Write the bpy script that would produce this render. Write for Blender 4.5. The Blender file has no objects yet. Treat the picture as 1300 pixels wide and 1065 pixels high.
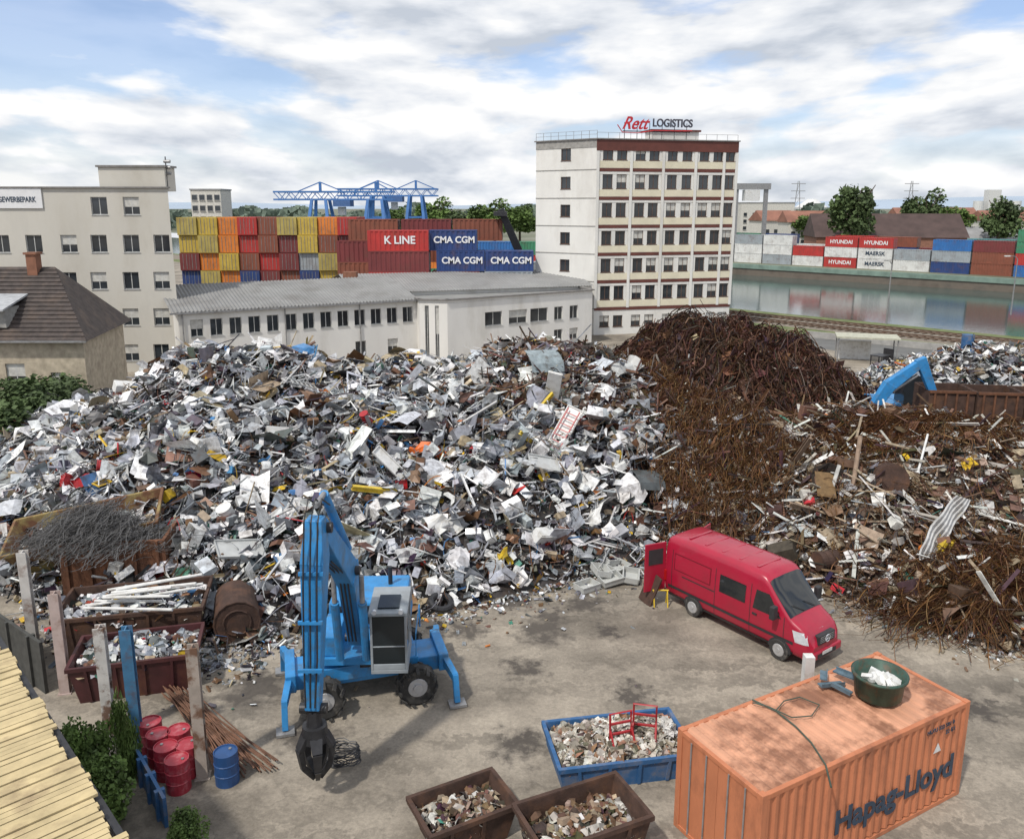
import bpy, math, random
import numpy as np
from mathutils import Vector, Matrix
R=math.radians; rnd=random.Random(7); rg=np.random.default_rng(5)
S=bpy.context.scene; C=S.collection
H=14.5; PIT=R(12.1); FP=1050.0
sp,cp=math.sin(PIT),math.cos(PIT)
def ray(px,py):
    a=(px-650)/FP; b=(487.5-py)/FP
    return Vector((a,cp+b*sp,-sp+b*cp))
def P(px,py,Z=0.0):
    d=ray(px,py); t=(Z-H)/d.z
    return Vector((d.x*t,d.y*t,Z))
def PY(px,py,Y):
    d=ray(px,py); t=Y/d.y
    return Vector((d.x*t,Y,H+d.z*t))
# ---------------------------------------------------------------- camera
cam=bpy.data.cameras.new('camera'); co=bpy.data.objects.new('camera',cam); C.objects.link(co)
co.location=(0,0,H); co.rotation_euler=(math.pi/2-PIT,0,0)
cam.sensor_width=36; cam.lens=36*FP/1300; cam.shift_y=-45/1300; cam.clip_end=12000; cam.clip_start=.1
S.camera=co
S.view_settings.view_transform='Standard'; S.view_settings.look='None'; S.view_settings.exposure=0
# ---------------------------------------------------------------- world
w=bpy.data.worlds.new("World"); S.world=w; w.use_nodes=True
nt=w.node_tree; N=nt.nodes; L=nt.links; N.clear()
def nd(t,**k):
    n=N.new(t)
    for a,b in k.items(): setattr(n,a,b)
    return n
out=nd('ShaderNodeOutputWorld'); sky=nd('ShaderNodeTexSky'); sky.sky_type='NISHITA'; sky.sun_disc=False
b1=nd('ShaderNodeBackground'); b1.inputs[1].default_value=.15
tint=nd('ShaderNodeMix'); tint.data_type='RGBA'; tint.blend_type='MULTIPLY'; tint.inputs[0].default_value=1; tint.inputs[7].default_value=(.92,.96,1.12,1)
L.new(sky.outputs[0],tint.inputs[6]); L.new(tint.outputs[2],b1.inputs[0])
tc=nd('ShaderNodeTexCoord'); sep=nd('ShaderNodeSeparateXYZ'); L.new(tc.outputs['Generated'],sep.inputs[0])
def mth(op,a,b=None,c=None,clamp=False):
    n=nd('ShaderNodeMath',operation=op); n.use_clamp=clamp
    for i,v in enumerate((a,b,c)):
        if v is None: continue
        if isinstance(v,(int,float)): n.inputs[i].default_value=v
        else: L.new(v,n.inputs[i])
    return n.outputs[0]
zm=mth('MAXIMUM',sep.outputs[2],0.0)
zz=mth('ADD',zm,.55)
ux=mth('DIVIDE',sep.outputs[0],zz); uy=mth('DIVIDE',sep.outputs[1],zz)
def cvec(dz):
    c=nd('ShaderNodeCombineXYZ'); L.new(ux,c.inputs[0]); L.new(mth('MULTIPLY',uy,.35),c.inputs[1]); L.new(mth('MULTIPLY_ADD',zm,4.4,4.3+dz),c.inputs[2]); return c.outputs[0]
def noise(vec,sc,det,ro=.55,dist=0):
    n=nd('ShaderNodeTexNoise'); n.inputs['Scale'].default_value=sc; n.inputs['Detail'].default_value=det
    n.inputs['Roughness'].default_value=ro; n.inputs['Distortion'].default_value=dist
    L.new(vec,n.inputs['Vector']); return n.outputs['Fac']
na=noise(cvec(0),3.9,9,.5,.1); nb_=noise(cvec(.085),3.9,9,.5,.1); big=noise(cvec(1.7),1.3,4,.5)
dens=mth('ADD',na,mth('MULTIPLY',mth('SUBTRACT',big,.5),.8))
mask=nd('ShaderNodeMapRange'); L.new(dens,mask.inputs[0]); mask.inputs[1].default_value=.37; mask.inputs[2].default_value=.47; mask.inputs[3].default_value=.22
hz=nd('ShaderNodeMapRange'); L.new(zm,hz.inputs[0]); hz.inputs[1].default_value=.02; hz.inputs[2].default_value=.15; hz.inputs[3].default_value=.9; hz.inputs[4].default_value=0
mk=mth('MAXIMUM',mask.outputs[0],hz.outputs[0])
shade=mth('ADD',mth('MULTIPLY',mth('SUBTRACT',na,nb_),2.6),mth('MULTIPLY_ADD',big,-.7,.95))
cr=nd('ShaderNodeValToRGB'); L.new(shade,cr.inputs[0])
cr.color_ramp.elements[0].position=.22; cr.color_ramp.elements[0].color=(.56,.61,.69,1)
cr.color_ramp.elements[1].position=.80; cr.color_ramp.elements[1].color=(1.0,1.0,1.0,1)
e=cr.color_ramp.elements.new(.52); e.color=(.80,.83,.88,1)
b2=nd('ShaderNodeBackground'); b2.inputs[1].default_value=1.02; L.new(cr.outputs[0],b2.inputs[0])
ms=nd('ShaderNodeMixShader'); L.new(mk,ms.inputs[0]); L.new(b1.outputs[0],ms.inputs[1]); L.new(b2.outputs[0],ms.inputs[2])
L.new(ms.outputs[0],out.inputs[0])
sl=bpy.data.lights.new('sun','SUN'); sl.energy=3.1; sl.angle=R(2.5); sl.color=(1,.95,.87)
so=bpy.data.objects.new('sun',sl); C.objects.link(so)
ld=Vector((.42,.55,-1.0)).normalized(); so.rotation_euler=ld.to_track_quat('-Z','Y').to_euler()
sky.sun_elevation=math.asin(-ld.z); sky.sun_rotation=math.atan2(-ld.x,-ld.y)
# ---------------------------------------------------------------- materials
MATS={}
def mat(name,col,rough=.7,metal=0,var=.25,sc=2.5,bump=0.0,bsc=12,dirt=None,da=.5,dsc=.9,dlo=.5,dhi=.68,attr=False,spec=None,stretch=None):
    if name in MATS: return MATS[name]
    m=bpy.data.materials.new(name); m.use_nodes=True; t=m.node_tree; n=t.nodes; l=t.links
    bs=n['Principled BSDF']; bs.inputs['Roughness'].default_value=rough; bs.inputs['Metallic'].default_value=metal
    if spec is not None: bs.inputs['Specular IOR Level'].default_value=spec
    tcn=n.new('ShaderNodeTexCoord'); oi=n.new('ShaderNodeObjectInfo')
    va=n.new('ShaderNodeVectorMath'); va.operation='ADD'; l.new(tcn.outputs['Object'],va.inputs[0]); l.new(oi.outputs['Location'],va.inputs[1])
    vec=va.outputs[0]
    if stretch:
        mp=n.new('ShaderNodeMapping'); mp.inputs['Scale'].default_value=stretch; l.new(vec,mp.inputs[0]); vec=mp.outputs[0]
    def noi(s,d=7,r=.6):
        q=n.new('ShaderNodeTexNoise'); q.inputs['Scale'].default_value=s; q.inputs['Detail'].default_value=d; q.inputs['Roughness'].default_value=r
        l.new(vec,q.inputs['Vector']); return q.outputs['Fac']
    mr=n.new('ShaderNodeMapRange'); l.new(noi(sc),mr.inputs[0]); mr.inputs[1].default_value=.3; mr.inputs[2].default_value=.7
    mr.inputs[3].default_value=1-var; mr.inputs[4].default_value=1+var
    vm=n.new('ShaderNodeVectorMath'); vm.operation='SCALE'; l.new(mr.outputs[0],vm.inputs['Scale'])
    if attr:
        at=n.new('ShaderNodeAttribute'); at.attribute_name='Col'; l.new(at.outputs['Color'],vm.inputs[0])
    else: vm.inputs[0].default_value=col[:3]
    colr=vm.outputs[0]
    if dirt:
        m2=n.new('ShaderNodeMapRange'); l.new(noi(dsc,9,.65),m2.inputs[0]); m2.inputs[1].default_value=dlo; m2.inputs[2].default_value=dhi; m2.inputs[4].default_value=da
        mx=n.new('ShaderNodeMix'); mx.data_type='RGBA'; l.new(m2.outputs[0],mx.inputs[0]); l.new(colr,mx.inputs[6]); mx.inputs[7].default_value=(*dirt,1)
        colr=mx.outputs[2]
    l.new(colr,bs.inputs['Base Color'])
    if bump:
        bp=n.new('ShaderNodeBump'); bp.inputs['Strength'].default_value=bump; bp.inputs['Distance'].default_value=.05
        l.new(noi(bsc,4),bp.inputs['Height']); l.new(bp.outputs[0],bs.inputs['Normal'])
    MATS[name]=m; return m
RUST=(.13,.055,.025)
glass=mat('window_glass',(.03,.036,.042),.08,0,.3,.5,spec=.8)
m_black=mat('black_rubber',(.035,.034,.032),.9,0,.3,5,dirt=(.17,.155,.135),da=.7,dsc=4)
m_dark=mat('dark_metal',(.035,.035,.038),.5,.3,.3,5)
m_grey=mat('grey_metal',(.28,.28,.28),.45,.3,.2,4,dirt=(.1,.08,.06),da=.5,dsc=3)
m_white=mat('white_paint',(.64,.64,.62),.5,0,.1,4,dirt=(.3,.26,.2),da=.5,dsc=3)
m_blue=mat('machine_blue',(.03,.22,.50),.42,0,.18,2,dirt=(.09,.12,.13),da=.65,dsc=2.2,bump=.1)
m_blue2=mat('deep_blue',(.03,.11,.26),.6,0,.25,2,dirt=(.2,.17,.14),da=.7,dsc=2)
m_rust=mat('rust',(.14,.06,.03),.85,.1,.45,3,bump=.4,bsc=20,dirt=(.05,.03,.025),da=.7,dsc=1.5)
m_rustd=mat('dark_rust',(.065,.036,.026),.85,.1,.4,3,bump=.3,bsc=15,dirt=(.15,.07,.035),da=.6,dsc=1.3)
m_red=mat('red_paint',(.36,.02,.025),.45,0,.15,3,dirt=(.12,.05,.04),da=.3,dsc=2)
m_conc=mat('concrete',(.34,.33,.31),.9,0,.2,1.5,bump=.2)
# ---------------------------------------------------------------- mesh builder
class MB:
    def __init__(s): s.v=[]; s.f=[]; s.mi=[]; s.cur=0
    def add(s,vs,fs):
        o=len(s.v); s.v+= [tuple(v) for v in vs]; s.f+=[tuple(i+o for i in f) for f in fs]; s.mi+=[s.cur]*len(fs); return s
    def box(s,x0,x1,y0,y1,z0,z1,M=None):
        v=[Vector(p) for p in ((x0,y0,z0),(x1,y0,z0),(x1,y1,z0),(x0,y1,z0),(x0,y0,z1),(x1,y0,z1),(x1,y1,z1),(x0,y1,z1))]
        if M: v=[M@p for p in v]
        return s.add(v,[(0,3,2,1),(4,5,6,7),(0,1,5,4),(1,2,6,5),(2,3,7,6),(3,0,4,7)])
    def cyl(s,p,q,r,r2=None,n=14,cap=True):
        p=Vector(p); q=Vector(q); r2=r if r2 is None else r2; d=(q-p).normalized()
        a=d.orthogonal().normalized(); b=d.cross(a); v=[]
        for c,rr in ((p,r),(q,r2)):
            for i in range(n):
                t=2*math.pi*i/n; v.append(c+(a*math.cos(t)+b*math.sin(t))*rr)
        f=[(i,(i+1)%n,(i+1)%n+n,i+n) for i in range(n)]
        if cap: f+=[tuple(range(n-1,-1,-1)),tuple(range(n,2*n))]
        return s.add(v,f)
    def tube(s,pts,r,n=6,closed=False):
        pts=[Vector(p) for p in pts]; v=[]; m=len(pts)
        for i,p in enumerate(pts):
            d=(pts[(i+1)%m]-pts[i-1]) if closed else (pts[min(i+1,m-1)]-pts[max(i-1,0)])
            d.normalize(); up=Vector((0,0,1)) if abs(d.z)<.9 else Vector((0,1,0))
            a=d.cross(up).normalized(); b=d.cross(a)
            for k in range(n):
                t=2*math.pi*k/n; v.append(p+(a*math.cos(t)+b*math.sin(t))*r)
        f=[]
        for i in range(m if closed else m-1):
            j=(i+1)%m
            for k in range(n): f.append((i*n+k,i*n+(k+1)%n,j*n+(k+1)%n,j*n+k))
        if not closed: f+=[tuple(range(n-1,-1,-1)),tuple(range((m-1)*n,m*n))]
        return s.add(v,f)
    def beam(s,p,q,w,h,w2=None,h2=None,side=Vector((1,0,0))):
        p=Vector(p); q=Vector(q); d=(q-p).normalized(); sd=(side-d*side.dot(d)).normalized(); up=sd.cross(d)
        w2=w if w2 is None else w2; h2=h if h2 is None else h2; v=[]
        for c,ww,hh in ((p,w,h),(q,w2,h2)):
            for a,b in ((-1,-1),(1,-1),(1,1),(-1,1)): v.append(c+sd*a*ww/2+up*b*hh/2)
        return s.add(v,[(0,3,2,1),(4,5,6,7),(0,1,5,4),(1,2,6,5),(2,3,7,6),(3,0,4,7)])
    def prism(s,pts,y0,y1):
        n=len(pts); v=[(x,y0,z) for x,z in pts]+[(x,y1,z) for x,z in pts]
        return s.add(v,[tuple(range(n)),tuple(range(2*n-1,n-1,-1))]+[(i,i+n,(i+1)%n+n,(i+1)%n) for i in range(n)])
    def slab(s,pts,z0,z1):
        n=len(pts); v=[(p[0],p[1],z0) for p in pts]+[(p[0],p[1],z1) for p in pts]
        return s.add(v,[tuple(range(n-1,-1,-1)),tuple(range(n,2*n))]+[(i,(i+1)%n,(i+1)%n+n,i+n) for i in range(n)])
    def build(s,name,mats,parent=None,bev=0,center=False,smooth=False,loc=None,rz=0):
        if not isinstance(mats,(list,tuple)): mats=[mats]
        off=Vector((0,0,0))
        if center:
            a=np.array(s.v); off=Vector(((a[:,0].min()+a[:,0].max())/2,(a[:,1].min()+a[:,1].max())/2,a[:,2].min()))
        me=bpy.data.meshes.new(name); me.from_pydata([tuple(Vector(v)-off) for v in s.v] if center else s.v,[],s.f)
        for m in mats: me.materials.append(m)
        if len(mats)>1: me.polygons.foreach_set('material_index',s.mi)
        if smooth: me.polygons.foreach_set('use_smooth',[True]*len(me.polygons))
        me.update()
        o=bpy.data.objects.new(name,me); C.objects.link(o)
        if parent: o.parent=parent
        o.location=off if loc is None else loc
        o.rotation_euler=(0,0,rz)
        if bev:
            b=o.modifiers.new('bevel','BEVEL'); b.width=bev; b.segments=2; b.limit_method='ANGLE'
        return o
def tag(o,label=None,cat=None,group=None,kind=None):
    if label: o['label']=label
    if cat: o['category']=cat
    if group: o['group']=group
    if kind: o['kind']=kind
    return o
def thing(name,label,cat,loc=(0,0,0),rz=0,group=None):
    o=bpy.data.objects.new(name,None); C.objects.link(o); o.location=loc; o.rotation_euler=(0,0,rz); o.empty_display_size=.3
    return tag(o,label,cat,group)
def inst_of(me,name,parent=None,loc=(0,0,0),rz=0):
    o=bpy.data.objects.new(name,me); C.objects.link(o); o.parent=parent; o.location=loc; o.rotation_euler=(0,0,rz); return o
def text(s,size,m,parent,loc,rot,ext=.008,shear=0,sx=1,align='CENTER',bold=.0):
    cu=bpy.data.curves.new('txt','FONT'); cu.body=s; cu.size=size; cu.extrude=ext; cu.shear=shear; cu.align_x=align; cu.align_y='CENTER'; cu.offset=bold
    t=bpy.data.objects.new('txt',cu); C.objects.link(t); bpy.context.view_layer.update()
    me=bpy.data.meshes.new_from_object(t.evaluated_get(bpy.context.evaluated_depsgraph_get())); me.materials.clear(); me.materials.append(m)
    bpy.data.objects.remove(t); bpy.data.curves.remove(cu)
    o=bpy.data.objects.new('lettering',me); C.objects.link(o); o.parent=parent; o.location=loc; o.rotation_euler=rot; o.scale=(sx,1,1)
    return o
def wallseg(name,a,c,th,z0,z1,m,label,cat,ribs=0):
    a=Vector((a[0],a[1],0)); c=Vector((c[0],c[1],0)); d=c-a; Ln=d.length; b=MB(); b.box(0,Ln,-th/2,th/2,z0,z1)
    for k in range(ribs): x=(k+.5)*Ln/ribs; b.box(x-.06,x+.06,-th/2-.08,-th/2-.002,z0,z1); b.box(x-.06,x+.06,th/2+.002,th/2+.08,z0,z1)
    return tag(b.build(name,m,loc=a,rz=math.atan2(d.y,d.x)),label,cat)
# ---------------------------------------------------------------- ground, river
A0=Vector((32,120)); A1=Vector((58,93)); dA=(A1-A0).normalized(); nA=Vector((-dA.y,dA.x))
if nA.x<0: nA=-nA
wr=84.0
def bk(s,off,z): p=A0+dA*s+nA*off; return (p.x,p.y,z)
def gmat():
    m=mat('yard_concrete',(.315,.275,.22),.88,0,.18,.35,bump=.25,bsc=6,dirt=(.14,.12,.095),da=.85,dsc=.21,dlo=.45,dhi=.64)
    t=m.node_tree;n=t.nodes;l=t.links; bs=n['Principled BSDF']; cur=bs.inputs['Base Color'].links[0].from_socket
    tcn=n.new('ShaderNodeTexCoord')
    q=n.new('ShaderNodeTexNoise'); q.inputs['Scale'].default_value=1.9; q.inputs['Detail'].default_value=8; q.inputs['Roughness'].default_value=.65; l.new(tcn.outputs['Object'],q.inputs['Vector'])
    sc_=n.new('ShaderNodeVectorMath'); sc_.operation='MULTIPLY_ADD'; l.new(q.outputs['Color'],sc_.inputs[0]); sc_.inputs[1].default_value=(3,3,0); l.new(tcn.outputs['Object'],sc_.inputs[2])
    acc=None
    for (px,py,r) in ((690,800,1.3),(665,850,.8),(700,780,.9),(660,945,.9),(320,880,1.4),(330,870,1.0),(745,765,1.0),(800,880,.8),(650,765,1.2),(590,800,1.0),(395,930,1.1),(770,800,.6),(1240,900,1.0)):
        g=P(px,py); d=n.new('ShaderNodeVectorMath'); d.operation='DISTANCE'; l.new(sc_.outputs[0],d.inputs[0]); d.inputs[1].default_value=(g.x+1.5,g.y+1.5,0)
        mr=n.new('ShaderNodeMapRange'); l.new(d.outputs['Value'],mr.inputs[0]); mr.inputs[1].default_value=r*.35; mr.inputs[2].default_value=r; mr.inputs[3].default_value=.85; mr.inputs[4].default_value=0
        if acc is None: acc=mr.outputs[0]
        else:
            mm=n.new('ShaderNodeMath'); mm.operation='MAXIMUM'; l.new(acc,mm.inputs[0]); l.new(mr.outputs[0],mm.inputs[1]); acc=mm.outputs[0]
    g2=n.new('ShaderNodeTexNoise'); g2.inputs['Scale'].default_value=9; g2.inputs['Detail'].default_value=8; g2.inputs['Roughness'].default_value=.8; l.new(tcn.outputs['Object'],g2.inputs['Vector'])
    r2=n.new('ShaderNodeMapRange'); l.new(g2.outputs['Fac'],r2.inputs[0]); r2.inputs[1].default_value=.3; r2.inputs[2].default_value=.7; r2.inputs[3].default_value=.7; r2.inputs[4].default_value=1.2
    mp=n.new('ShaderNodeMapping'); mp.inputs['Rotation'].default_value=(0,0,.5); mp.inputs['Scale'].default_value=(.12,1.6,1); l.new(sc_.outputs[0],mp.inputs[0])
    tn=n.new('ShaderNodeTexNoise'); tn.inputs['Scale'].default_value=1; tn.inputs['Detail'].default_value=4; l.new(mp.outputs[0],tn.inputs['Vector'])
    r3=n.new('ShaderNodeMapRange'); l.new(tn.outputs['Fac'],r3.inputs[0]); r3.inputs[1].default_value=.38; r3.inputs[2].default_value=.6; r3.inputs[3].default_value=.68; r3.inputs[4].default_value=1.1
    mu=n.new('ShaderNodeMath'); mu.operation='MULTIPLY'; l.new(r2.outputs[0],mu.inputs[0]); l.new(r3.outputs[0],mu.inputs[1])
    vs=n.new('ShaderNodeVectorMath'); vs.operation='SCALE'; l.new(cur,vs.inputs[0]); l.new(mu.outputs[0],vs.inputs['Scale'])
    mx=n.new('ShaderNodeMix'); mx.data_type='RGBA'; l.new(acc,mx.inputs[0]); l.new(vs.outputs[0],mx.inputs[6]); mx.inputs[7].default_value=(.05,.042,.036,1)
    l.new(mx.outputs[2],bs.inputs['Base Color'])
    return m
g=MB()
g.add([bk(-6000,-9000,0),bk(6000,-9000,0),bk(6000,0,0),bk(-6000,0,0)],[(0,1,2,3)])
g.add([bk(-6000,0,0),bk(6000,0,0),bk(6000,5,-3.6),bk(-6000,5,-3.6)],[(0,1,2,3)])
g.add([bk(-6000,5,-3.6),bk(6000,5,-3.6),bk(6000,wr,-5),bk(-6000,wr,-5)],[(0,1,2,3)])
g.cur=1
g.add([bk(-6000,wr+.3,0),bk(6000,wr+.3,0),bk(6000,9000,0),bk(-6000,9000,0)],[(0,1,2,3)])
m_far=mat('far_land',(.14,.15,.10),.9,0,.4,.02,dirt=(.2,.19,.17),da=.8,dsc=.01)
tag(g.build('ground',[gmat(),m_far]),kind='structure')
m_water=mat('river_water',(.05,.08,.075),.1,0,.1,.2,bump=.2,bsc=1.1,spec=.6)
g=MB().add([bk(-6000,-0,-2.6),bk(6000,0,-2.6),bk(6000,wr,-2.6),bk(-6000,wr,-2.6)],[(0,1,2,3)])
tag(g.build('river_water',m_water),kind='structure')
m_grass=mat('grass_bank',(.11,.14,.045),.95,0,.4,.8,dirt=(.22,.19,.12),da=.7,dsc=.3)
g=MB().add([bk(-200,-2.6,.012),bk(200,-2.6,.012),bk(200,0,.012),bk(-200,0,.012)],[(0,1,2,3)])
g.add([bk(-200,-11.5,.012),bk(200,-11.5,.012),bk(200,-16,.012),bk(-200,-16,.012)],[(0,3,2,1)])
g.add([bk(-200,.02,.0),bk(200,.02,.0),bk(200,5,-3.55),bk(-200,5,-3.55)],[(0,1,2,3)])
tag(g.build('grass_bank',m_grass),kind='structure')
g=MB().add([bk(-200,-11.5,.016),bk(200,-11.5,.016),bk(200,-2.6,.016),bk(-200,-2.6,.016)],[(0,1,2,3)])
tag(g.build('ballast_bed',mat('track_ballast',(.20,.17,.135),.95,0,.4,2)),kind='structure')
for off in (-4.6,-8.9):
    t=thing('railway_track','railway track along the near river bank, '+('closest to the water' if off>-6 else 'farther from the water'),'railway track',(*bk(0,off,0)[:2],.02),math.atan2(dA.y,dA.x),'railway tracks beside the river')
    s_=MB()
    for i in range(-60,110): s_.box(i*.9-.13,i*.9+.13,-1.25,1.25,.0,.09)
    s_.build('sleepers',mat('sleeper',(.10,.075,.055),.9),t)['kind']='stuff'
    for q in (-.72,.72): MB().box(-60,100,q-.05,q+.05,.09,.24).build('rail',mat('rail_steel',(.2,.13,.09),.4,.6),t)
t=thing('quay_wall','long weathered quay wall with green band on the far side of the river','wall')
g=MB().add([bk(-400,wr,-5),bk(400,wr,-5),bk(400,wr,-.9),bk(-400,wr,-.9)],[(0,1,2,3)]); 
g.build('wall_face',mat('quay_stone',(.15,.125,.10),.9,0,.35,.3,dirt=(.05,.05,.045),da=.6,dsc=.3),t)
g=MB().add([bk(-400,wr-.25,-.9),bk(400,wr-.25,-.9),bk(400,wr-.25,.15),bk(-400,wr-.25,.15),bk(400,wr+1.0,.15),bk(-400,wr+1.0,.15),bk(400,wr,-.9),bk(-400,wr,-.9)],[(0,1,2,3),(3,2,4,5),(0,7,6,1)])
g.build('coping',mat('quay_green',(.17,.24,.20),.8,0,.25,.5),t)
g=MB().add([bk(-120,-24,.006),bk(200,-24,.006),bk(200,-16,.006),bk(-120,-16,.006)],[(0,1,2,3)])
tag(g.build('road',mat('asphalt',(.13,.13,.125),.9,0,.2,.5)),kind='structure')
# ---------------------------------------------------------------- heap height field
FX=[-45,-32,-20,-15,-11,-9,-7,-3,0,3,6.5,10,12.2,13.8,16,20,34]
FY=[32,31,29,27,25.6,25,26,27.4,28.8,30.5,32,31.5,28.6,26.8,24.9,24,23]
RX=[-45,-30,-26,-23,-20.5,-17.5,-14.5,-11,-8,-4,-1,1,3,5,7.5,10,12,14,17,20.5,23,26,32]
RY=[44,42,44,46,46,46,46,46,46,46,47,47,47,47,45,43,42,40,40,40,40,39,37]
RZ=[.8,1.7,2.7,3.7,5.3,6.5,6.4,5.3,5.3,5.4,6.1,6.4,6.2,6.0,5.0,4.4,3.9,3.2,3.6,4.2,3.8,3.1,2.6]
def lump(X,Y):
    return (np.sin(X*.9+Y*.4)*.22+np.sin(X*.37-Y*.71+1)*.3+np.sin(X*1.9+1.3)*np.sin(Y*1.7)*.2+np.sin(X*3.1-Y*2.3)*.1)
def hB(X,Y):
    dx=np.where(X<14.2,(X-14.2)/8.9,(X-14.2)/9.3); return 6.3*np.exp(-(np.abs(dx)**2.9)-(np.abs(Y-57)/7.8)**2.3)-.35+.3*np.sin(X*.8+.5)*np.cos(Y*.5)+.28*np.sin(X*2.1)*np.sin(Y*1.3+1)
def hE(X,Y): return 3.7*np.exp(-((X-37)/8)**4-((Y-64)/5)**2)-.3
def hF(X,Y):
    yf=np.interp(X,FX,FY); yr=np.interp(X,RX,RY); zr=np.interp(X,RX,RZ)
    t=np.clip((Y-yf)/(yr-yf),0,1); gg=.55*np.sin(t*np.pi/2)**.9+.45*t
    bk_=np.clip((Y-yr)/10,0,1.2); return np.where(Y<yf,-.3*(yf-Y),zr*gg*np.where(Y>yr,1-bk_**2,1))
def hh(X,Y):
    X=np.asarray(X,float); Y=np.asarray(Y,float)
    f=np.maximum(np.maximum(hF(X,Y),hB(X,Y)),hE(X,Y))
    return np.where(f>0,f+lump(X,Y)*np.clip(f/2,0,1),f)
def region(X,Y):
    r=np.zeros(X.shape,int)
    split=7.5+.9*np.sin(Y*.5)+.7*np.sin(Y*1.7)
    r=np.where(X>split,2,r)
    r=np.where((X>12.2+1.2*np.sin(Y*.7))|((X>9.4)&(Y<34)),3,r)
    r=np.where(hB(X,Y)>hF(X,Y),1,r)
    r=np.where(hE(X,Y)>np.maximum(hF(X,Y),0.0),4,r)
    return r
def HP(px,py,up=0.0):
    d=ray(px,py); t=15.0
    while t<90:
        p=Vector((d.x*t,d.y*t,H+d.z*t)); h=float(hh(p.x,p.y))
        if p.z<max(h,0): break
        t+=.1
    return Vector((p.x,p.y,max(h,0)+up))
def boxT():
    v=np.array([(x,y,z) for z in(-.5,.5) for x,y in((-.5,-.5),(.5,-.5),(.5,.5),(-.5,.5))])
    f=np.array([(0,3,2,1),(4,5,6,7),(0,1,5,4),(1,2,6,5),(2,3,7,6),(3,0,4,7)]); return v,f
def tubeT(n=6):
    v=[]
    for x in(-.5,.5):
        for i in range(n): a=2*math.pi*i/n; v.append((x,.5*math.cos(a),.5*math.sin(a)))
    return np.array(v),np.array([(i,(i+1)%n,(i+1)%n+n,i+n) for i in range(n)])
def gridT(n,m,fn):
    v=[];f=[]
    for i in range(n+1):
        for j in range(m+1):
            x=i/n-.5;y=j/m-.5; v.append(fn(x,y))
    for i in range(n):
        for j in range(m): a=i*(m+1)+j; f.append((a,a+1,a+m+2,a+m+1))
    return np.array(v),np.array(f)
TB=boxT(); TT=tubeT(); 
crT=[]
for k in range(8):
    def fn(x,y,k=k): 
        r=random.Random(int((x+2)*100)*31+int((y+2)*100)*7+k*977); return (x+r.uniform(-.12,.12),y+r.uniform(-.12,.12),r.uniform(-.24,.24))
    crT.append(gridT(3,2,fn))
bendT=[gridT(2,1,lambda x,y:(x*.7,y,abs(x)*.7)),gridT(4,1,lambda x,y:(.5*math.sin(x*2.6),y,.5*math.cos(x*2.6))),gridT(2,1,lambda x,y:(min(x,0)*1.0+.1,y,max(x,0)*1.0)),gridT(5,1,lambda x,y:(x,y*.25+.3*math.sin(x*5),.3*math.cos(x*7)))]
TO=(boxT()[0],boxT()[1][[0,2,3,4,5]])
def frameT():
    v=[];f=[]
    def bx(a,b,c,d):
        o=len(v)
        for z in(-.5,.5): v.extend([(a,c,z),(b,c,z),(b,d,z),(a,d,z)])
        f.extend([tuple(i+o for i in q) for q in ((0,3,2,1),(4,5,6,7),(0,1,5,4),(1,2,6,5),(2,3,7,6),(3,0,4,7))])
    bx(-.5,.5,-.5,-.43);bx(-.5,.5,.43,.5);bx(-.5,-.43,-.43,.43);bx(.43,.5,-.43,.43); return np.array(v),np.array(f)
TF=frameT()
def angT():
    v=np.array([(x,y,z) for x in(-.5,.5) for y,z in((0,0),(1,0),(1,.12),(.12,.12),(.12,1),(0,1))]); return v,np.array([(i,(i+1)%6,(i+1)%6+6,i+6) for i in range(6)])
TL=angT()
def rotm(az,ax,ay):
    n=len(az); cz,sz,cx,sx,cy,sy=np.cos(az),np.sin(az),np.cos(ax),np.sin(ax),np.cos(ay),np.sin(ay)
    Z=np.zeros((n,3,3));Z[:,0,0]=cz;Z[:,0,1]=-sz;Z[:,1,0]=sz;Z[:,1,1]=cz;Z[:,2,2]=1
    X=np.zeros((n,3,3));X[:,0,0]=1;X[:,1,1]=cx;X[:,1,2]=-sx;X[:,2,1]=sx;X[:,2,2]=cx
    Y=np.zeros((n,3,3));Y[:,1,1]=1;Y[:,0,0]=cy;Y[:,0,2]=sy;Y[:,2,0]=-sy;Y[:,2,2]=cy
    return Z@X@Y
RING=np.array([(1,0,-.5),(-.5,.87,-.5),(-.5,-.87,1)])
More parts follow.
